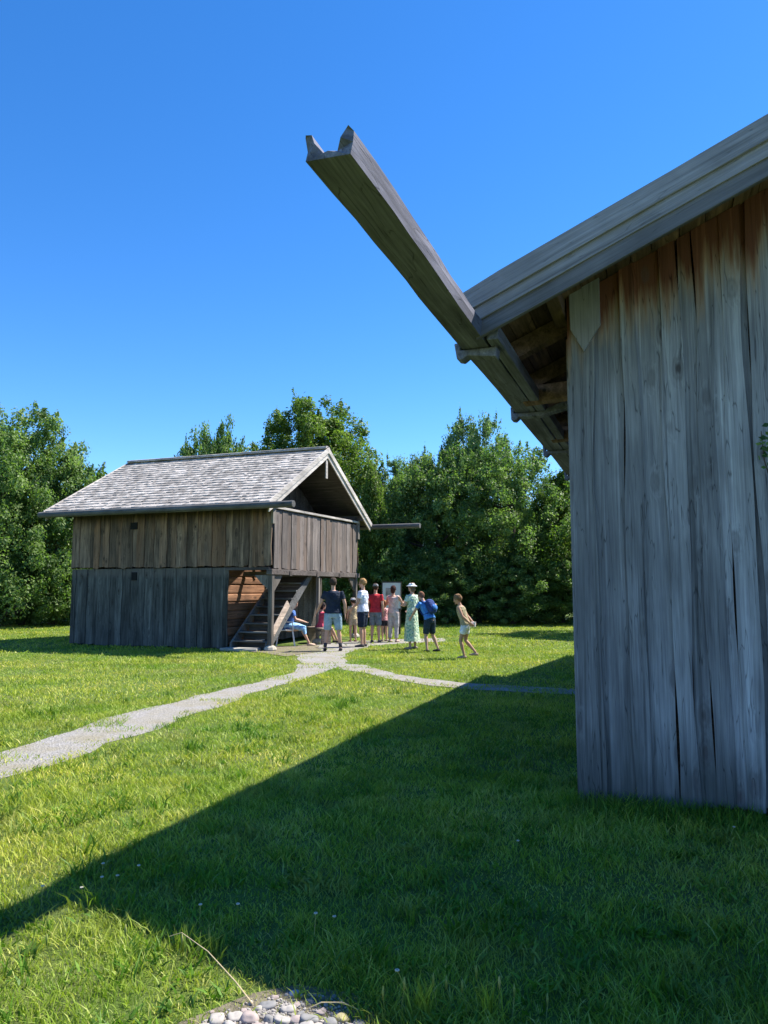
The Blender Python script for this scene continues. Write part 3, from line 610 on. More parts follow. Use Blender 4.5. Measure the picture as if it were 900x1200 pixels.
    if hat:
        kind, hcx = hat; mb_ = MB(); vb = MB()
        vb.ball((0, -.012, .05), (.092, .108, .085), 16, 8, lambda q: Vector((q.x, q.y, max(q.z, -.15))))
        if kind == 'brim': vb.tube([(0, -.01, .035), (0, -.01, .045), (0, -.01, .055)], [(.145, .155), (.14, .15), (.10, .11)], 18, side=(1, 0, 0))
        if kind == 'cap': vb.tube([(0, .06, .045), (0, .13, .045), (0, .17, .035)], [(.07, .012), (.065, .012), (.04, .01)], 10, side=(1, 0, 0))
        mb_.add([hp(*v) for v in vb.v], vb.f); mb_.build('hat', cloth('hat_cloth', hcx), root, smooth=True)
    if shirt:
        col, pat = shirt if isinstance(shirt[0], tuple) else (shirt, None); mb_ = MB(); torso(mb_, .018, -.06 if not dress else .0, .54 if sleeve != 'none' else .50, .06)
        for sd in (-1, 1):
            a0, a1, a2 = A_[sd]; e = {'short': .62, 'none': .12, 'long': 1}[sleeve]; p = a0.lerp(a1, e)
            mb_.tube([up(sd * .09 * b, 0, .46), a0 + Vector((0, 0, -.015)), p], [.068, .068, .064 if sleeve != 'none' else .05], 10)
            if sleeve == 'long': mb_.tube([p, a1.lerp(a2, .85)], [.055, .042], 10)
        remesh(mb_, 'shirt', cloth('shirt_cloth', col, pat), root, .014, 1)
    if bottom:
        kind, col = bottom; mb_ = MB(); e = {'shorts': .95, 'short_shorts': .55, 'trousers': 1}[kind]
        mb_.tube([Pv + Vector((0, 0, -.12)), Pv + Vector((0, 0, -.02)), Pv + Vector((0, 0, .06))], [(.165 * b, .12 * b), (.18 * b, .13 * b), (.165 * b, .12 * b)], 14, side=(1, 0, 0))
        for sd in (-1, 1):
            l0, l1, l2 = Lg[sd]; mb_.tube([l0, l0.lerp(l1, .4), l0.lerp(l1, e)], [.105 * b, .10 * b, .088], 12)
            if kind == 'trousers': mb_.tube([l0.lerp(l1, .9), l1, l1.lerp(l2, .9)], [.08, .075, .062], 12)
        remesh(mb_, kind.replace('short_', ''), cloth('trouser_cloth', col), root, .014, 1)
    if dress:
        col, pat, zh, wd, pts = dress; n = 28; vs = []; path = [Vector(p) for p in pts]; m_ = len(path)
        for i, p in enumerate(path):
            t = i / (m_ - 1); r1 = .155 * b + (wd - .15) * t
            for k in range(n):
                a = 2 * math.pi * k / n; q = r1 * (1 + .07 * t * math.sin(a * 6 + 1)); vs.append(p + Vector((q * math.cos(a), q * .82 * math.sin(a), 0)))
        mb_ = MB(); mb_.add(vs, [(i*n+k, i*n+(k+1) % n, (i+1)*n+(k+1) % n, (i+1)*n+k) for i in range(m_-1) for k in range(n)]); mb_.build('skirt', cloth('dress_cloth', col, pat), root, smooth=True)
    if shoes:
        shm = cloth('shoe', shoes)
        for sd in (-1, 1):
            mb_ = MB(); l2 = Lg[sd][2]; mb_.tube([l2 + Vector((0, -.06, -.048)), l2 + Vector((0, -.01, -.042)), l2 + Vector((0, .08, -.05)), l2 + Vector((sd * .01, .185, -.062))], [(.034, .034), (.042, .042), (.048, .034), (.034, .022)], 10, side=(1, 0, 0))
            mb_.build('shoe', shm, root, smooth=True)
    if socks:
        for sd in (-1, 1):
            mb_ = MB(); l1, l2 = Lg[sd][1:]; mb_.tube([l2.lerp(l1, .03), l2.lerp(l1, .28)], [.040, .044], 10)
            mb_.build('sock', cloth('sock', (.05, .05, .06)), root, smooth=True)
    return root
def at(px, py, z=0): q = gnd(px, py); return (q[0], q[1], z)
NAVY = (.018, .028, .055)
person('man seen from behind in dark navy t-shirt and light blue shorts on the gravel', at(390, 763), R(4), 1.80, shirt=(.022, .032, .055), bottom=('shorts', (.30, .42, .50)), hair=(.05, .035, .025), build=1.12, socks=True,
       arms={-1: ((-.10, .03, -.27), (-.20, .16, -.48)), 1: ((.09, -.02, -.28), (.10, .03, -.54))}, legs={-1: ((-.14, .02, .49), (-.19, -.02, .085)), 1: ((.14, .02, .49), (.19, .0, .085))})
person('blond man in white t-shirt and navy shorts facing left beside the man in dark navy', at(425, 758), R(72), 1.80, shirt=(.72, .74, .86), bottom=('shorts', NAVY), hair=(.36, .21, .09), build=1.1, shoes=(.10, .09, .09), head_nod=6,
       arms={-1: ((-.04, .05, -.28), (.02, .22, -.42)), 1: ((.05, -.04, -.29), (.03, .06, -.55))})
person('small child in cream top and pale hat half hidden behind the blond man', at(413.5, 752), R(20), 1.26, shirt=(.62, .50, .30), bottom=('short_shorts', (.52, .42, .30)), hat=('cap', (.72, .72, .74)), child=True, shoes=(.4, .2, .18))
person('person in red t-shirt, grey shorts and grey cap seen from behind', at(440, 753), R(-12), 1.68, shirt=(.55, .035, .05), bottom=('shorts', (.16, .19, .22)), hat=('cap', (.22, .24, .25)), shoes=(.12, .10, .10))
person('child in pink top and black shorts between the red t-shirt and the info board', at(450.5, 751.5), R(30), 1.18, shirt=(.72, .36, .36), bottom=('short_shorts', (.03, .03, .04)), hair=(.35, .2, .1), child=True, hairlen='bob', shoes=(.5, .4, .35))
person('dark-haired woman in pale pink top and light trousers reading the info board', at(461, 752.5), R(-22), 1.62, shirt=(.74, .55, .50), sleeve='none', bottom=('trousers', (.50, .44, .44)), hair=(.05, .02, .015), hairlen='bob',
       arms={-1: ((-.07, .05, -.26), (.03, .25, -.12)), 1: ((.10, .10, -.22), (.22, .30, -.02))}, shoes=(.5, .36, .3))
person('woman in long pale green patterned dress and white sun hat', at(483, 761), R(50), 1.68, shirt=((.62, .72, .58), (.30, .46, .34)), sleeve='short', hat=('brim', (.82, .84, .86)), hair=(.18, .12, .08), hairlen='bob',
       dress=((.60, .70, .50), (.22, .40, .30),   .12, .23, [(0, 0, 1.06), (0, 0, .92), (0, .01, .70), (0, .01, .45), (0, 0, .22)]), arms={-1: ((-.06, .06, -.26), (.05, .24, -.26)), 1: ((.08, .02, -.27), (.0, .2, -.38))}, shoes=(.35, .3, .25))
# person in blue bends towards the left
p7 = person('person in bright blue t-shirt and dark shorts bending forward with one elbow raised', at(504, 764), R(48), 1.52, lean=26, shirt=(.07, .25, .62), bottom=('shorts', (.03, .05, .07)), hair=(.22, .10, .06), hairlen='short', build=1.05,
       arms={-1: ((-.05, .14, -.22), (-.02, .30, -.40)), 1: ((.24, -.10, -.06), (.30, .12, -.22))}, legs={-1: ((-.12, .06, .49), (-.17, -.03, .085)), 1: ((.14, .02, .49), (.22, -.12, .085))})
p8 = person('walking child in sleeveless beige top and white shorts with hands behind the back', at(546, 772), R(66), 1.42, lean=17, shirt=(.38, .33, .20), sleeve='none', bottom=('short_shorts', (.80, .82, .88)), hair=(.24, .14, .07), child=True, build=1.0, head_nod=8, skin=SKIN2,
       arms={-1: ((-.04, -.13, -.25), (.04, -.30, -.42)), 1: ((.04, -.13, -.25), (-.04, -.31, -.41))}, legs={-1: ((-.09, .12, .50), (-.09, .02, .10)), 1: ((.09, .03, .49), (.09, -.26, .17))}, shoes=(.42, .30, .24))
seat_legs = {sd: ((sd * .10, .40, .50), (sd * .12, .62, .085)) for sd in (-1, 1)}
pw = person('seated woman in light blue dress on a white chair beside the stairs', at(337, 757), R(-82), 1.64, lean=14, pelvis=(0, 0, .52), legs=seat_legs, shirt=(.10, .20, .50), sleeve='short', hair=(.16, .07, .04), hairlen='bob', head_nod=18,
       arms={sd: ((sd * .06, .10, -.24), (sd * .0, .33, -.30)) for sd in (-1, 1)}, dress=None, shoes=(.55, .40, .3))
mb_ = MB(); mb_.tube([(0, -.12, .58), (0, .05, .58), (0, .28, .55), (0, .46, .50), (0, .50, .34)], [(.17, .12), (.20, .12), (.22, .11), (.24, .10), (.25, .05)], 16, side=(1, 0, 0)); remesh(mb_, 'skirt', cloth('blue_skirt_cloth', (.32, .55, .85)), pw, .015, 2)
pc = person('seated person in red top in the shade under the balcony', at(374, 754), R(-60), 1.5, lean=10, pelvis=(0, 0, .52), legs=seat_legs, shirt=(.50, .07, .12), sleeve='short', hair=(.03, .02, .02), hairlen='bob', bottom=('shorts', (.12, .11, .12)),
       arms={-1: ((-.07, .12, -.22), (-.02, .34, -.22)), 1: ((.07, .12, -.22), (.05, .36, -.24))})

# things the people use
M_WHITE = plain('white_plastic', (.78, .78, .78), .45, .05); 
def chair(loc, yaw, label):
    c_ = empty('garden_chair', loc, yaw, label=label, cat='chair')
    mb_ = MB(); mb_.box(-.22, .22, -.22, .22, .42, .45); mb_.build('seat', M_WHITE, c_, bevel=.015)
    mb_ = MB()
    mb_.prism([(-.22, -.22, .45), (.22, -.22, .45), (.20, -.30, .85), (.10, -.31, .88), (-.10, -.31, .88), (-.20, -.30, .85)], (0, .025, 0)); mb_.build('backrest', M_WHITE, c_, bevel=.006)
    for sx in (-1, 1):
        for sy in (-1, 1): mb_ = MB(); mb_.beam((sx * .19, sy * .19, .42), (sx * .24, sy * .25, 0), .045, .04); mb_.build('leg', M_WHITE, c_, bevel=.005)
        mb_ = MB(); mb_.beam((sx * .24, -.27, .66), (sx * .24, .2, .66), .05, .03); mb_.beam((sx * .24, .18, .65), (sx * .225, .2, .44), .04, .03, up=(0, 1, 0)); mb_.build('armrest', M_WHITE, c_, bevel=.005)
q = at(337, 757); chair((q[0] - .06, q[1], 0), R(-82), 'white chair under the seated woman in the blue dress')
q = at(374, 754); bn = empty('wooden_bench', (q[0], q[1], 0), R(-60), label='low wooden bench under the seated person in the red top', cat='bench')
mb_ = MB(); mb_.box(-.55, .55, -.17, .17, .41, .455); mb_.build('seat', X_STR, bn, bevel=.008)
for sx in (-1, 1): mb_ = MB(); mb_.box(sx * .45 - .03, sx * .45 + .03, -.14, .14, 0, .41); mb_.build('leg', X_STR, bn, bevel=.005)
# backpack on the person in blue
bp = empty('backpack', p7.location, p7.rotation_euler[2], label='dark blue backpack worn by the bending person in blue', cat='backpack')
Lr = Matrix.Rotation(R(-26), 4, 'X'); sB = 1.52 / 1.75
mb_ = MB(); cst = Vector((0, 0, .93)); mb_.ball((0, 0, 0), (.15, .10, .22), 14, 10, lambda q: Vector((math.copysign(abs(q.x) ** .6, q.x), math.copysign(abs(q.y) ** .7, q.y), math.copysign(abs(q.z) ** .7, q.z))))
mb_.v = [tuple((cst + Lr @ (Vector(v) + Vector((0, -.20, .30)))) * sB) for v in mb_.v]; mb_.build('pack', cloth('backpack_cloth', (.03, .06, .20)), bp, smooth=True)
mb_ = MB()
mb_.ball((0, 0, 0), (.10, .045, .09), 12, 8); mb_.v = [tuple((cst + Lr @ (Vector(v) + Vector((0, -.315, .22)))) * sB) for v in mb_.v]; mb_.build('front_pocket', cloth('backpack_pocket_cloth', (.06, .20, .50)), bp, smooth=True)
for sx in (-1, 1):
    mb_ = MB(); mb_.tube([tuple((cst + Lr @ Vector(v)) * sB) for v in ((sx*.10, -.13, .45), (sx*.11, -.05, .545), (sx*.12, .09, .50), (sx*.13, .135, .32), (sx*.14, .08, .16), (sx*.13, -.12, .14))], [(.028, .010)] * 6, 8); mb_.build('strap', cloth('strap_cloth', (.03, .06, .20)), bp)
# white bottle held by the walking child
hand = p8.matrix_basis @ Vector((.0, 0, 0)); mw = Matrix.Translation(p8.location) @ Matrix.Rotation(R(66), 4, 'Z') @ Matrix.Scale(1.42/1.75, 4)
hp_ = mw @ (Vector((0, 0, .93)) + Matrix.Rotation(R(-17), 4, 'X') @ Vector((0, 0, .50)) + Vector((0, -.37, -.48)))
mb_ = MB(); mb_.tube([(0, 0, -.05), (0, 0, -.045), (0, 0, .05), (0, 0, .06)], [.02, .05, .055, .056], 14); mb_.tube([(0, 0, .055), (0, 0, .062)], [.06, .06], 14)
cup = mb_.build('cup', M_WHITE, None, smooth=False); cup.location = hp_; tag(cup, 'white cup held behind the back by the walking child', 'cup')
# info board
ib = empty('info_board', at(459, 743.5), R(-4), label='white information board on two posts behind the group', cat='sign')
W_ib = .62
mb_ = MB(); mb_.box(-W_ib/2, W_ib/2, -.02, .02, .88, 1.76); mb_.build('panel', plain('board_white', (.72, .72, .72), .5, .04), ib, bevel=.004)
mb_ = MB(); mb_.box(-.20, .08, -.026, -.021, 1.30, 1.58); mb_.build('picture', plain('board_picture', (.40, .34, .32), .6, .5, 12), ib)
mb_ = MB()
for fx0, fx1, fz0, fz1 in ((-.34, .34, 1.762, 1.80), (-.34, .34, .84, .878), (-.34, -.312, .878, 1.762), (.312, .34, .878, 1.762)): mb_.box(fx0, fx1, -.03, .03, fz0, fz1)
mb_.build('frame', X_DARK, ib)
for sx in (-1, 1): mb_ = MB(); mb_.box(sx*.27 - .035, sx*.27 + .035, .025, .085, 0, 1.72); mb_.build('post', X_DARK, ib)
# white cloth bag at the foot of the stairs
mb_ = MB(); mb_.ball((0, 0, .16), (.15, .11, .17), 14, 10, lambda q: Vector((q.x * (1 - .25 * max(0, q.z)), q.y * (1 - .5 * max(0, q.z)), max(q.z, -.93)))); bag = mb_.build('bag_body', cloth('bag_cloth', (.72, .71, .68)), None, smooth=True)
qb = at(304, 759); br = empty('cloth_bag', (qb[0], qb[1], .085 if False else 0), R(20), label='white cloth bag leaning at the foot of the granary stairs', cat='bag'); bag.parent = br
for sy in (-1, 1):
    mb_ = MB(); mb_.tube([(-.06, sy * .03, .30), (-.05, sy * .035, .38), (0, sy * .04, .42), (.05, sy * .035, .38), (.06, sy * .03, .30)], .008, 6); mb_.build('handle', cloth('bag_handle_cloth', (.66, .65, .62)), br)

# ---------------------------------------------------------------- grass
def grass_mat(name, a, b, c3, trans=.38):
    m = N(name); t1, t2, tv = m.tone(); col = m.ramp(t1, [(0, a), (.55, b), (.97, c3)])
    gm = m.n('NewGeometry'); nz = m.noise(gm.outputs['Position'], .55, 4, .6); col = m.mix(col, m.mix((.62, .80, .65), (1.3, 1.12, 1.1), m.ramp(nz, [(.36, 0), (.64, 1)])), 1, 'MULTIPLY')
    nz2 = m.noise(gm.outputs['Position'], 1.7, 5, .7); col = m.mix(col, (.34, .34, .09), m.ramp(nz2, [(.51, 0), (.66, .65)]))
    m.L(col, m.b.inputs['Base Color']); m.b.inputs['Roughness'].default_value = .5
    tr = m.n('BsdfTranslucent'); m.L(m.mix(col, (1.1, 1.15, .5), 1, 'MULTIPLY'), tr.inputs[0]); mx = m.n('MixShader'); mx.inputs[0].default_value = trans
    m.L(m.b.outputs[0], mx.inputs[1]); m.L(tr.outputs[0], mx.inputs[2]); m.L(mx.outputs[0], m.o.inputs[0]); return m.m
M_GRASS = grass_mat('grass_blades', (.13, .20, .025), (.35, .455, .05), (.62, .58, .20))
def blades(name, P, H, Wd, tone, mat, label, lean=.5):
    n = len(P); th = rng.random(n) * 2 * np.pi; d = np.stack([np.cos(th), np.sin(th), th * 0], 1); th2 = rng.random(n) * 2 * np.pi
    ln = (np.stack([np.cos(th2), np.sin(th2), th2 * 0], 1)) * (H * lean * (.2 + rng.random(n)))[:, None]
    z = np.array([0, 0, 1.0]); Wd = Wd[:, None]; Hh = H[:, None]
    V = np.stack([P - d * Wd * .5, P + d * Wd * .5, P + d * Wd * .42 + z * Hh * .55 + ln * .35, P - d * Wd * .42 + z * Hh * .55 + ln * .35, P + z * Hh * .96 + ln], 1).reshape(-1, 3)
    me = bpy.data.meshes.new(name); me.vertices.add(5 * n); me.vertices.foreach_set('co', V.ravel())
    k = np.arange(n)[:, None] * 5; li = np.concatenate([k + np.array([[0, 1, 2, 3]]), k + np.array([[3, 2, 4]])], 1).ravel()
    me.loops.add(7 * n); me.loops.foreach_set('vertex_index', li); me.polygons.add(2 * n); me.polygons.foreach_set('loop_start', (np.arange(n)[:, None] * 7 + np.array([[0, 4]])).ravel())
    me.update(calc_edges=True); at_ = me.attributes.new('tone', 'FLOAT_COLOR', 'FACE'); tt = np.repeat(tone, 2); at_.data.foreach_set('color', np.stack([tt, tt, tt, tt*0+1], 1).ravel())
    me.materials.append(mat); o = bpy.data.objects.new(name, me); COL.objects.link(o); return tag(o, label, 'grass', kind='stuff')
def local(o0, X, Y): dx = X - o0[0]; dy = Y - o0[1]; return dx * ca - dy * sa, dx * sa + dy * ca
def field(r0, r1, dens, hm, wm):
    ang = R(40); n = int(dens * .5 * (r1**2 - r0**2) * 2 * ang); r = np.sqrt(rng.random(n) * (r1**2 - r0**2) + r0**2); a = (rng.random(n) * 2 - 1) * ang
    X = r * np.sin(a); Y = r * np.cos(a); keep = np.ones(n, bool)
    jx = X + rng.normal(size=n) * .05; jy = Y + rng.normal(size=n) * .05
    bl = vnoise(X, Y, .35, 3)
    for nm in ('main', 'side', 'worn'):
        ins = inside(jx, jy, POLYS[nm]); keep &= ~(ins & ((rng.random(n) > {'main': .42, 'side': .75, 'worn': .5}[nm]) | (bl < {'main': .60, 'side': .42, 'worn': .5}[nm])))
    keep &= ~inside(jx, jy, STONE_P) | (rng.random(n) < .05)
    lx, ly = local(A, X, Y); keep &= ~((lx > .04) & (lx < 7) & (ly > .03) & (ly < 9))
    gx_, gy_ = local(B0, X, Y); keep &= ~((gx_ > -6.3) & (gx_ < -1.3) & (gy_ > .0) & (gy_ < 5.6)) & ~((gx_ > -1.3) & (gx_ < .3) & (gy_ > -.5) & (gy_ < 5.8))
    dens_n = vnoise(X, Y, .22, 1) * .5 + vnoise(X, Y, .9, 2) * .5; bare = np.clip((vnoise(X, Y, .75, 21) * .6 + vnoise(X, Y, .28, 22) * .4 - .56) / .12, 0, 1); keep &= rng.random(n) < (.35 + 1.1 * dens_n) * (1 - .22 * bare)
    X = X[keep]; Y = Y[keep]; n = len(X); big = vnoise(X, Y, 1.3, 5); sm = vnoise(X, Y, .18, 6)
    bare = np.clip((vnoise(X, Y, .75, 21) * .6 + vnoise(X, Y, .28, 22) * .4 - .56) / .12, 0, 1); H = (1 - .25 * bare) * hm * (.4 + .9 * rng.random(n) ** 2) * (.45 + .55 * big + 1.0 * sm ** 2)
    lx, ly = local(A, X, Y); wall = np.exp(-np.clip(-ly, 0, 9) / .28) * (lx > -.1) * (ly < .1) + np.exp(-np.clip(-lx, 0, 9) / .2) * (ly > -.1) * (lx < .1); H *= 1 + 1.2 * np.clip(wall, 0, 1)
    dry = vnoise(X, Y, .8, 8) * .6 + vnoise(X, Y, .2, 9) * .4
    tone = np.clip(rng.random(n) * .6 + dry * .55 - .12 + (rng.random(n) < .06) * .4 + bare * .25 * (rng.random(n) < .5), 0, 1)
    P = np.stack([X, Y, np.zeros(n)], 1); return P, H, wm * (.6 + .8 * rng.random(n)), tone
parts = [field(1.3, 3.6, 9000, .048, .0042), field(3.6, 6.5, 6000, .048, .0052), field(6.5, 11, 2600, .047, .0075), field(11, 20, 900, .047, .012), field(20, 36, 300, .05, .022)]
cat_ = [np.concatenate([p[i] for p in parts]) for i in range(4)]
blades('lawn_grass', *cat_, M_GRASS, 'sunlit and shaded lawn grass covering the museum meadow', 1.25)
# broad-leaf tufts in the lawn
tp = []; th_ = []; tw = []; tt = []
for _ in range(420):
    r = 2.4 + 9 * random.random() ** 1.2; a = random.uniform(-.6, .6); X = r * math.sin(a); Y = r * math.cos(a)
    lx = (X - A[0]) * ca - (Y - A[1]) * sa; ly = (X - A[0]) * sa + (Y - A[1]) * ca
    if lx > -.05 and ly > -.05: continue
    pa = np.array([X]), np.array([Y])
    if any(inside(*pa, POLYS[k])[0] for k in POLYS) or inside(*pa, STONE_P)[0]: continue
    sc = random.uniform(.35, 1.0)
    for k in range(random.randint(14, 30)): tp.append((X + random.gauss(0, .045), Y + random.gauss(0, .045), 0)); th_.append(sc * random.uniform(.07, .15)); tw.append(random.uniform(.006, .013)); tt.append(random.uniform(.15, .5))
blades('grass_tufts', np.array(tp), np.array(th_), np.array(tw), np.array(tt), grass_mat('tuft_blades', (.05, .12, .015), (.15, .29, .03), (.32, .42, .08)), 'scattered broader green tufts standing in the short lawn', 1.1)

tp = []; th_ = []; tw = []; tt = []
for _ in range(330):
    r = 2.5 + 7 * random.random() ** 1.3; a = random.uniform(-.6, .6); X = r * math.sin(a); Y = r * math.cos(a)
    lx = (X - A[0]) * ca - (Y - A[1]) * sa; ly = (X - A[0]) * sa + (Y - A[1]) * ca
    if (lx > -.05 and ly > -.05) or any(inside(np.array([X]), np.array([Y]), q_)[0] for q_ in list(POLYS.values()) + [STONE_P]): continue
    rr_ = random.uniform(.02, .07); hue = random.uniform(.1, .7)
    for k in range(random.randint(10, 26)): tp.append((X + random.gauss(0, rr_), Y + random.gauss(0, rr_), .012)); th_.append(random.uniform(.018, .04)); tw.append(random.uniform(.010, .020)); tt.append(hue + random.uniform(-.1, .1))
blades('lawn_weeds', np.array(tp), np.array(th_), np.array(tw), np.array(tt), bpy.data.materials['tuft_blades'], 'low patches of broad-leaved clover and plantain in the short lawn', 1.7)
# longer growth along the foot of the near barn
X = []; 
for _ in range(5200):
    u = random.uniform(-.1, 3.2); v = -abs(random.gauss(0, .16)) - .02
    if vnoise(np.array([u]), np.array([v]), .25, 12)[0] < .35: continue
    X.append((A[0] + u * ca + v * sa, A[1] - u * sa + v * ca, 0))
X = np.array(X); hh = .04 + .12 * rng.random(len(X)) ** 1.5
blades('wall_grass', X, hh, np.full(len(X), .007), rng.random(len(X)) * .55, bpy.data.materials['tuft_blades'], 'longer dark grass growing along the foot of the near barn wall', .6)
# ---------------------------------------------------------------- stones
SM = [plain('stone_%s' % k, c_, .8, .18, 25, .4) for k, c_ in dict(pale=(.36, .33, .30), pinkish=(.33, .27, .25), grey=(.21, .205, .20), yellow=(.45, .38, .20), bluish=(.24, .28, .36)).items()]
def stone(px, py, r, mi, label, group=None):
    rd = random.Random(int(px * 13 + py)); ph = [rd.random() * 6 for _ in range(6)]; mb_ = MB()
    mb_.ball((0, 0, 0), (r, r * rd.uniform(.7, .95), r * rd.uniform(.5, .7)), 14, 10, lambda q: Vector([math.copysign(abs(c) ** .8, c) for c in q]) * (1 + .14 * math.sin(q.x * 3 + ph[0]) + .09 * math.sin(q.y * 4 + ph[1]) + .08 * math.sin(q.z * 5 + ph[2]) + .04 * math.sin(q.x * 9 + ph[3])))
    o = mb_.build('stone', SM[mi], None, smooth=True); q = gnd(px, py); o.location = (q[0], q[1], r * .18); o.rotation_euler = (rd.uniform(-.2, .2), rd.uniform(-.2, .2), rd.random() * 6); tag(o, label, 'stone', group)
stone(313, 1181, .028, 2, 'round pale grey stone topmost in the sunlit gravel patch at the bottom edge')
stone(401, 1196, .030, 3, 'yellowish stone at the right end of the gravel patch')
stone(345, 1166, .020, 4, 'small bluish stone lying in the shade above the gravel patch')
stone(254, 1199, .034, 0, 'whitish angular stone at the left end of the gravel patch')
PS = [(275,1195,.026),(292,1196,.034),(316,1198,.024),(337,1186,.026),(347,1198,.028),(362,1197,.032),(330,1199,.03),(376,1189,.02),(386,1203,.03),(268,1206,.03),(300,1210,.033),(330,1212,.03),(358,1211,.034),(410,1212,.03),(420,1203,.022),(238,1208,.028),(322,1170,.014),(363,1175,.016),(384,1179,.014),(348,1179,.017),(392,1170,.012),(303,1185,.018),(286,1186,.014),(352,1190,.015),(372,1204,.018),(248,1188,.012)]
for i, (x, y, r) in enumerate(PS): stone(x, y, r, (0, 1, 2)[i % 3] , 'small rounded pale stone among the gravel patch at the bottom edge', 'loose stones in the gravel patch')

# small grit round the stones
mb_ = MB(); cx = sum(STONE_P, Vector((0, 0))) / len(STONE_P)
for k in range(1100):
    while True:
        p = cx + Vector((random.gauss(0, .20), random.gauss(0, .10)))
        if inside(np.array([p.x]), np.array([p.y]), STONE_P)[0]: break
    r_ = random.uniform(.003, .009); mb_.ball((p.x, p.y, .005), (r_, r_ * random.uniform(.6, 1), r_ * .7), 6, 4)
tag(mb_.build('gravel_grit', plain('grit', (.30, .275, .25), .9, .5, 60, .2), None), 'fine grit between the stones at the bottom edge', 'grit', kind='stuff')
# ---------------------------------------------------------------- weeds and flower stalks
M_STALK = grass_mat('stalk', (.16, .22, .05), (.22, .28, .07), (.4, .38, .15), .2); M_STRAW = plain('straw', (.48, .38, .22), .8, .15); M_PETAL = plain('flower_head', (.50, .47, .38), .8, .1)
def stalk(px, py, h, label, group, head='flower', dx=0):
    X, Y = gnd(px, py); t = empty('flower_stalk', (X, Y, 0), random.random() * 6, label=label, cat='wildflower', group=group); bx_ = random.uniform(-.03, .03) + dx
    mb_ = MB(); mb_.tube([(0, 0, 0), (bx_ * .3, .005, h * .5), (bx_, .01, h)], [.0022, .0018, .0014], 5); mb_.build('stem', M_STALK, t)
    mb_ = MB()
    if head == 'flower':
        for k in range(9):
            a = k * .7; mb_.ball((bx_ + .006 * math.cos(a), .01 + .006 * math.sin(a), h + .002), (.0033, .0033, .003), 6, 4)
    else: mb_.tube([(bx_, .01, h - .005), (bx_, .01, h + .02), (bx_, .01, h + .04)], [.003, .0055, .002], 6)
    mb_.build('flower_head' if head == 'flower' else 'seed_head', M_PETAL if head == 'flower' else M_STALK, t, smooth=True)
GF = 'small white flower stalks in the lawn'
for px, py, h in ((169,1040,.11),(134,1047,.09),(120,1052,.09),(118,1036,.10),(98,1058,.08),(49,1065,.10),(278,1088,.11),(234,1086,.10),(368,1106,.13),(389,1096,.08),(605,1000,.07),(855,985,.08)):
    stalk(px, py, h, 'thin stalk with a tiny whitish flower head standing in the lawn', GF)
for px, py, h in ((470,1194,.11),(512,1192,.12),(530,1190,.10),(548,1194,.09),(585,1193,.11),(600,1196,.08),(452,1196,.08),(150,1120,.10),(205,1135,.09),(60,1130,.09)):
    stalk(px, py, h, 'slender green seed stalk rising from the grass near the bottom of the picture', 'seed stalks in the foreground grass', 'seed')
stalk(484, 1190, .15, 'tall stalk with pale round flower head at the bottom edge', None, 'flower', -.03)
stalk(566, 1192, .14, 'pale green seed stalk at the bottom right of centre', None, 'seed')
stalk(640, 1196, .05, 'short seed stalk right of the taller one at the bottom edge', None, 'seed')
def tall_blades(px, py, n, h, label):
    X, Y = gnd(px, py); P = np.array([(X + random.gauss(0, .02), Y + random.gauss(0, .02), 0) for _ in range(n)]); H = np.array([h * random.uniform(.4, 1) for _ in range(n)])
    o = blades('grass_clump', P, H, np.full(n, .006), np.random.default_rng(n).random(n) * .6, M_GRASS, label, .45); o['kind'] = 'object'; del o['kind']; tag(o, label, 'grass clump')
tall_blades(497, 1192, 90, .16, 'taller pale grass clump under the round flower head at the bottom edge')
tall_blades(572, 1194, 40, .17, 'long-bladed grass clump at the bottom edge right of the gravel')
tall_blades(215, 1112, 70, .12, 'bright green grass clump just left of the shadow edge')
tall_blades(247, 1118, 60, .10, 'bright green clump touching the shadow above the gravel patch')
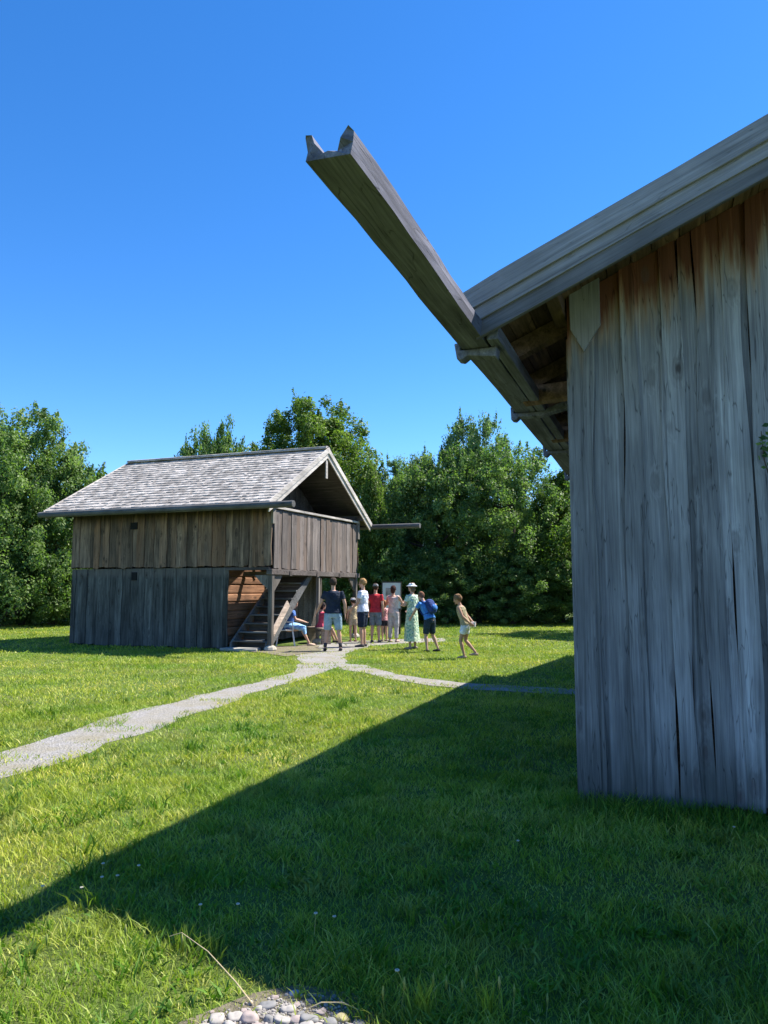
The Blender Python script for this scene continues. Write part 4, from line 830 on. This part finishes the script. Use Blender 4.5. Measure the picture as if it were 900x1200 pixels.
# arched dry straw
mb_ = MB(); a = gnd(296, 1180); b_ = gnd(203, 1080 + 55)
mb_.tube([(a[0], a[1], .01), (a[0] * .8 + b_[0] * .2, a[1] * .8 + b_[1] * .2, .06), (a[0] * .45 + b_[0] * .55, a[1] * .45 + b_[1] * .55, .125), (b_[0] + .03, b_[1], .14), (b_[0] - .02, b_[1], .125)], [.0028, .0025, .002, .0018, .001], 6); o = mb_.build('dry_straw', M_STRAW, None); tag(o, 'arched dry grass stem leaning over the lit lawn left of the gravel', 'straw')
mb_ = MB(); a = gnd(358, 1190); b_ = gnd(420, 1190)
mb_.tube([(a[0], a[1], .02), (a[0]*.7+b_[0]*.3, a[1], .045), (a[0]*.3+b_[0]*.7, a[1], .045), (b_[0], b_[1], .02)], .0018, 6); o = mb_.build('dry_straw', M_STRAW, None); tag(o, 'pale dry stem arched over the gravel patch beside the yellowish stone', 'straw')

# leafy twig of a climber at the right picture edge, rooted by the barn wall
cl = empty('climbing_vine', (A[0] + 1.36 * ca - .12 * sa, A[1] - 1.36 * sa - .12 * ca, 0), 0, label='green leafy climber just reaching into view over the barn planks at the right edge', cat='vine')
mb_ = MB(); mb_.tube([(.05, 0, 0), (.10, .0, .8), (.06, .0, 1.6), (.02, 0, 2.1), (-.07, 0, 2.42), (-.08, 0, 2.62)], [.014, .012, .01, .008, .005, .003], 6); mb_.build('stem', M_BARK, cl)
mb_ = MB(); rd = random.Random(4)
for k in range(90):
    if k < 34: c_ = Vector((-.07 + rd.gauss(0, .02), rd.gauss(-.03, .02), 2.48 + rd.gauss(0, .07)))
    else: c_ = Vector((.06 + rd.gauss(0.05, .03), rd.gauss(-.03, .02), rd.uniform(.2, 2.3)))
    n_ = Vector((rd.gauss(0, .5), -1, rd.gauss(.3, .5))).normalized(); a = n_.cross(Vector((rd.gauss(0, 1), rd.gauss(0, 1), 1))).normalized(); b_ = n_.cross(a); L_ = rd.uniform(.018, .03)
    mb_.add([c_ - a * L_, c_ - b_ * L_ * .6, c_ + a * L_, c_ + b_ * L_ * .6], [(0, 1, 2, 3)])
mb_.build('leaves', LM[0], cl)
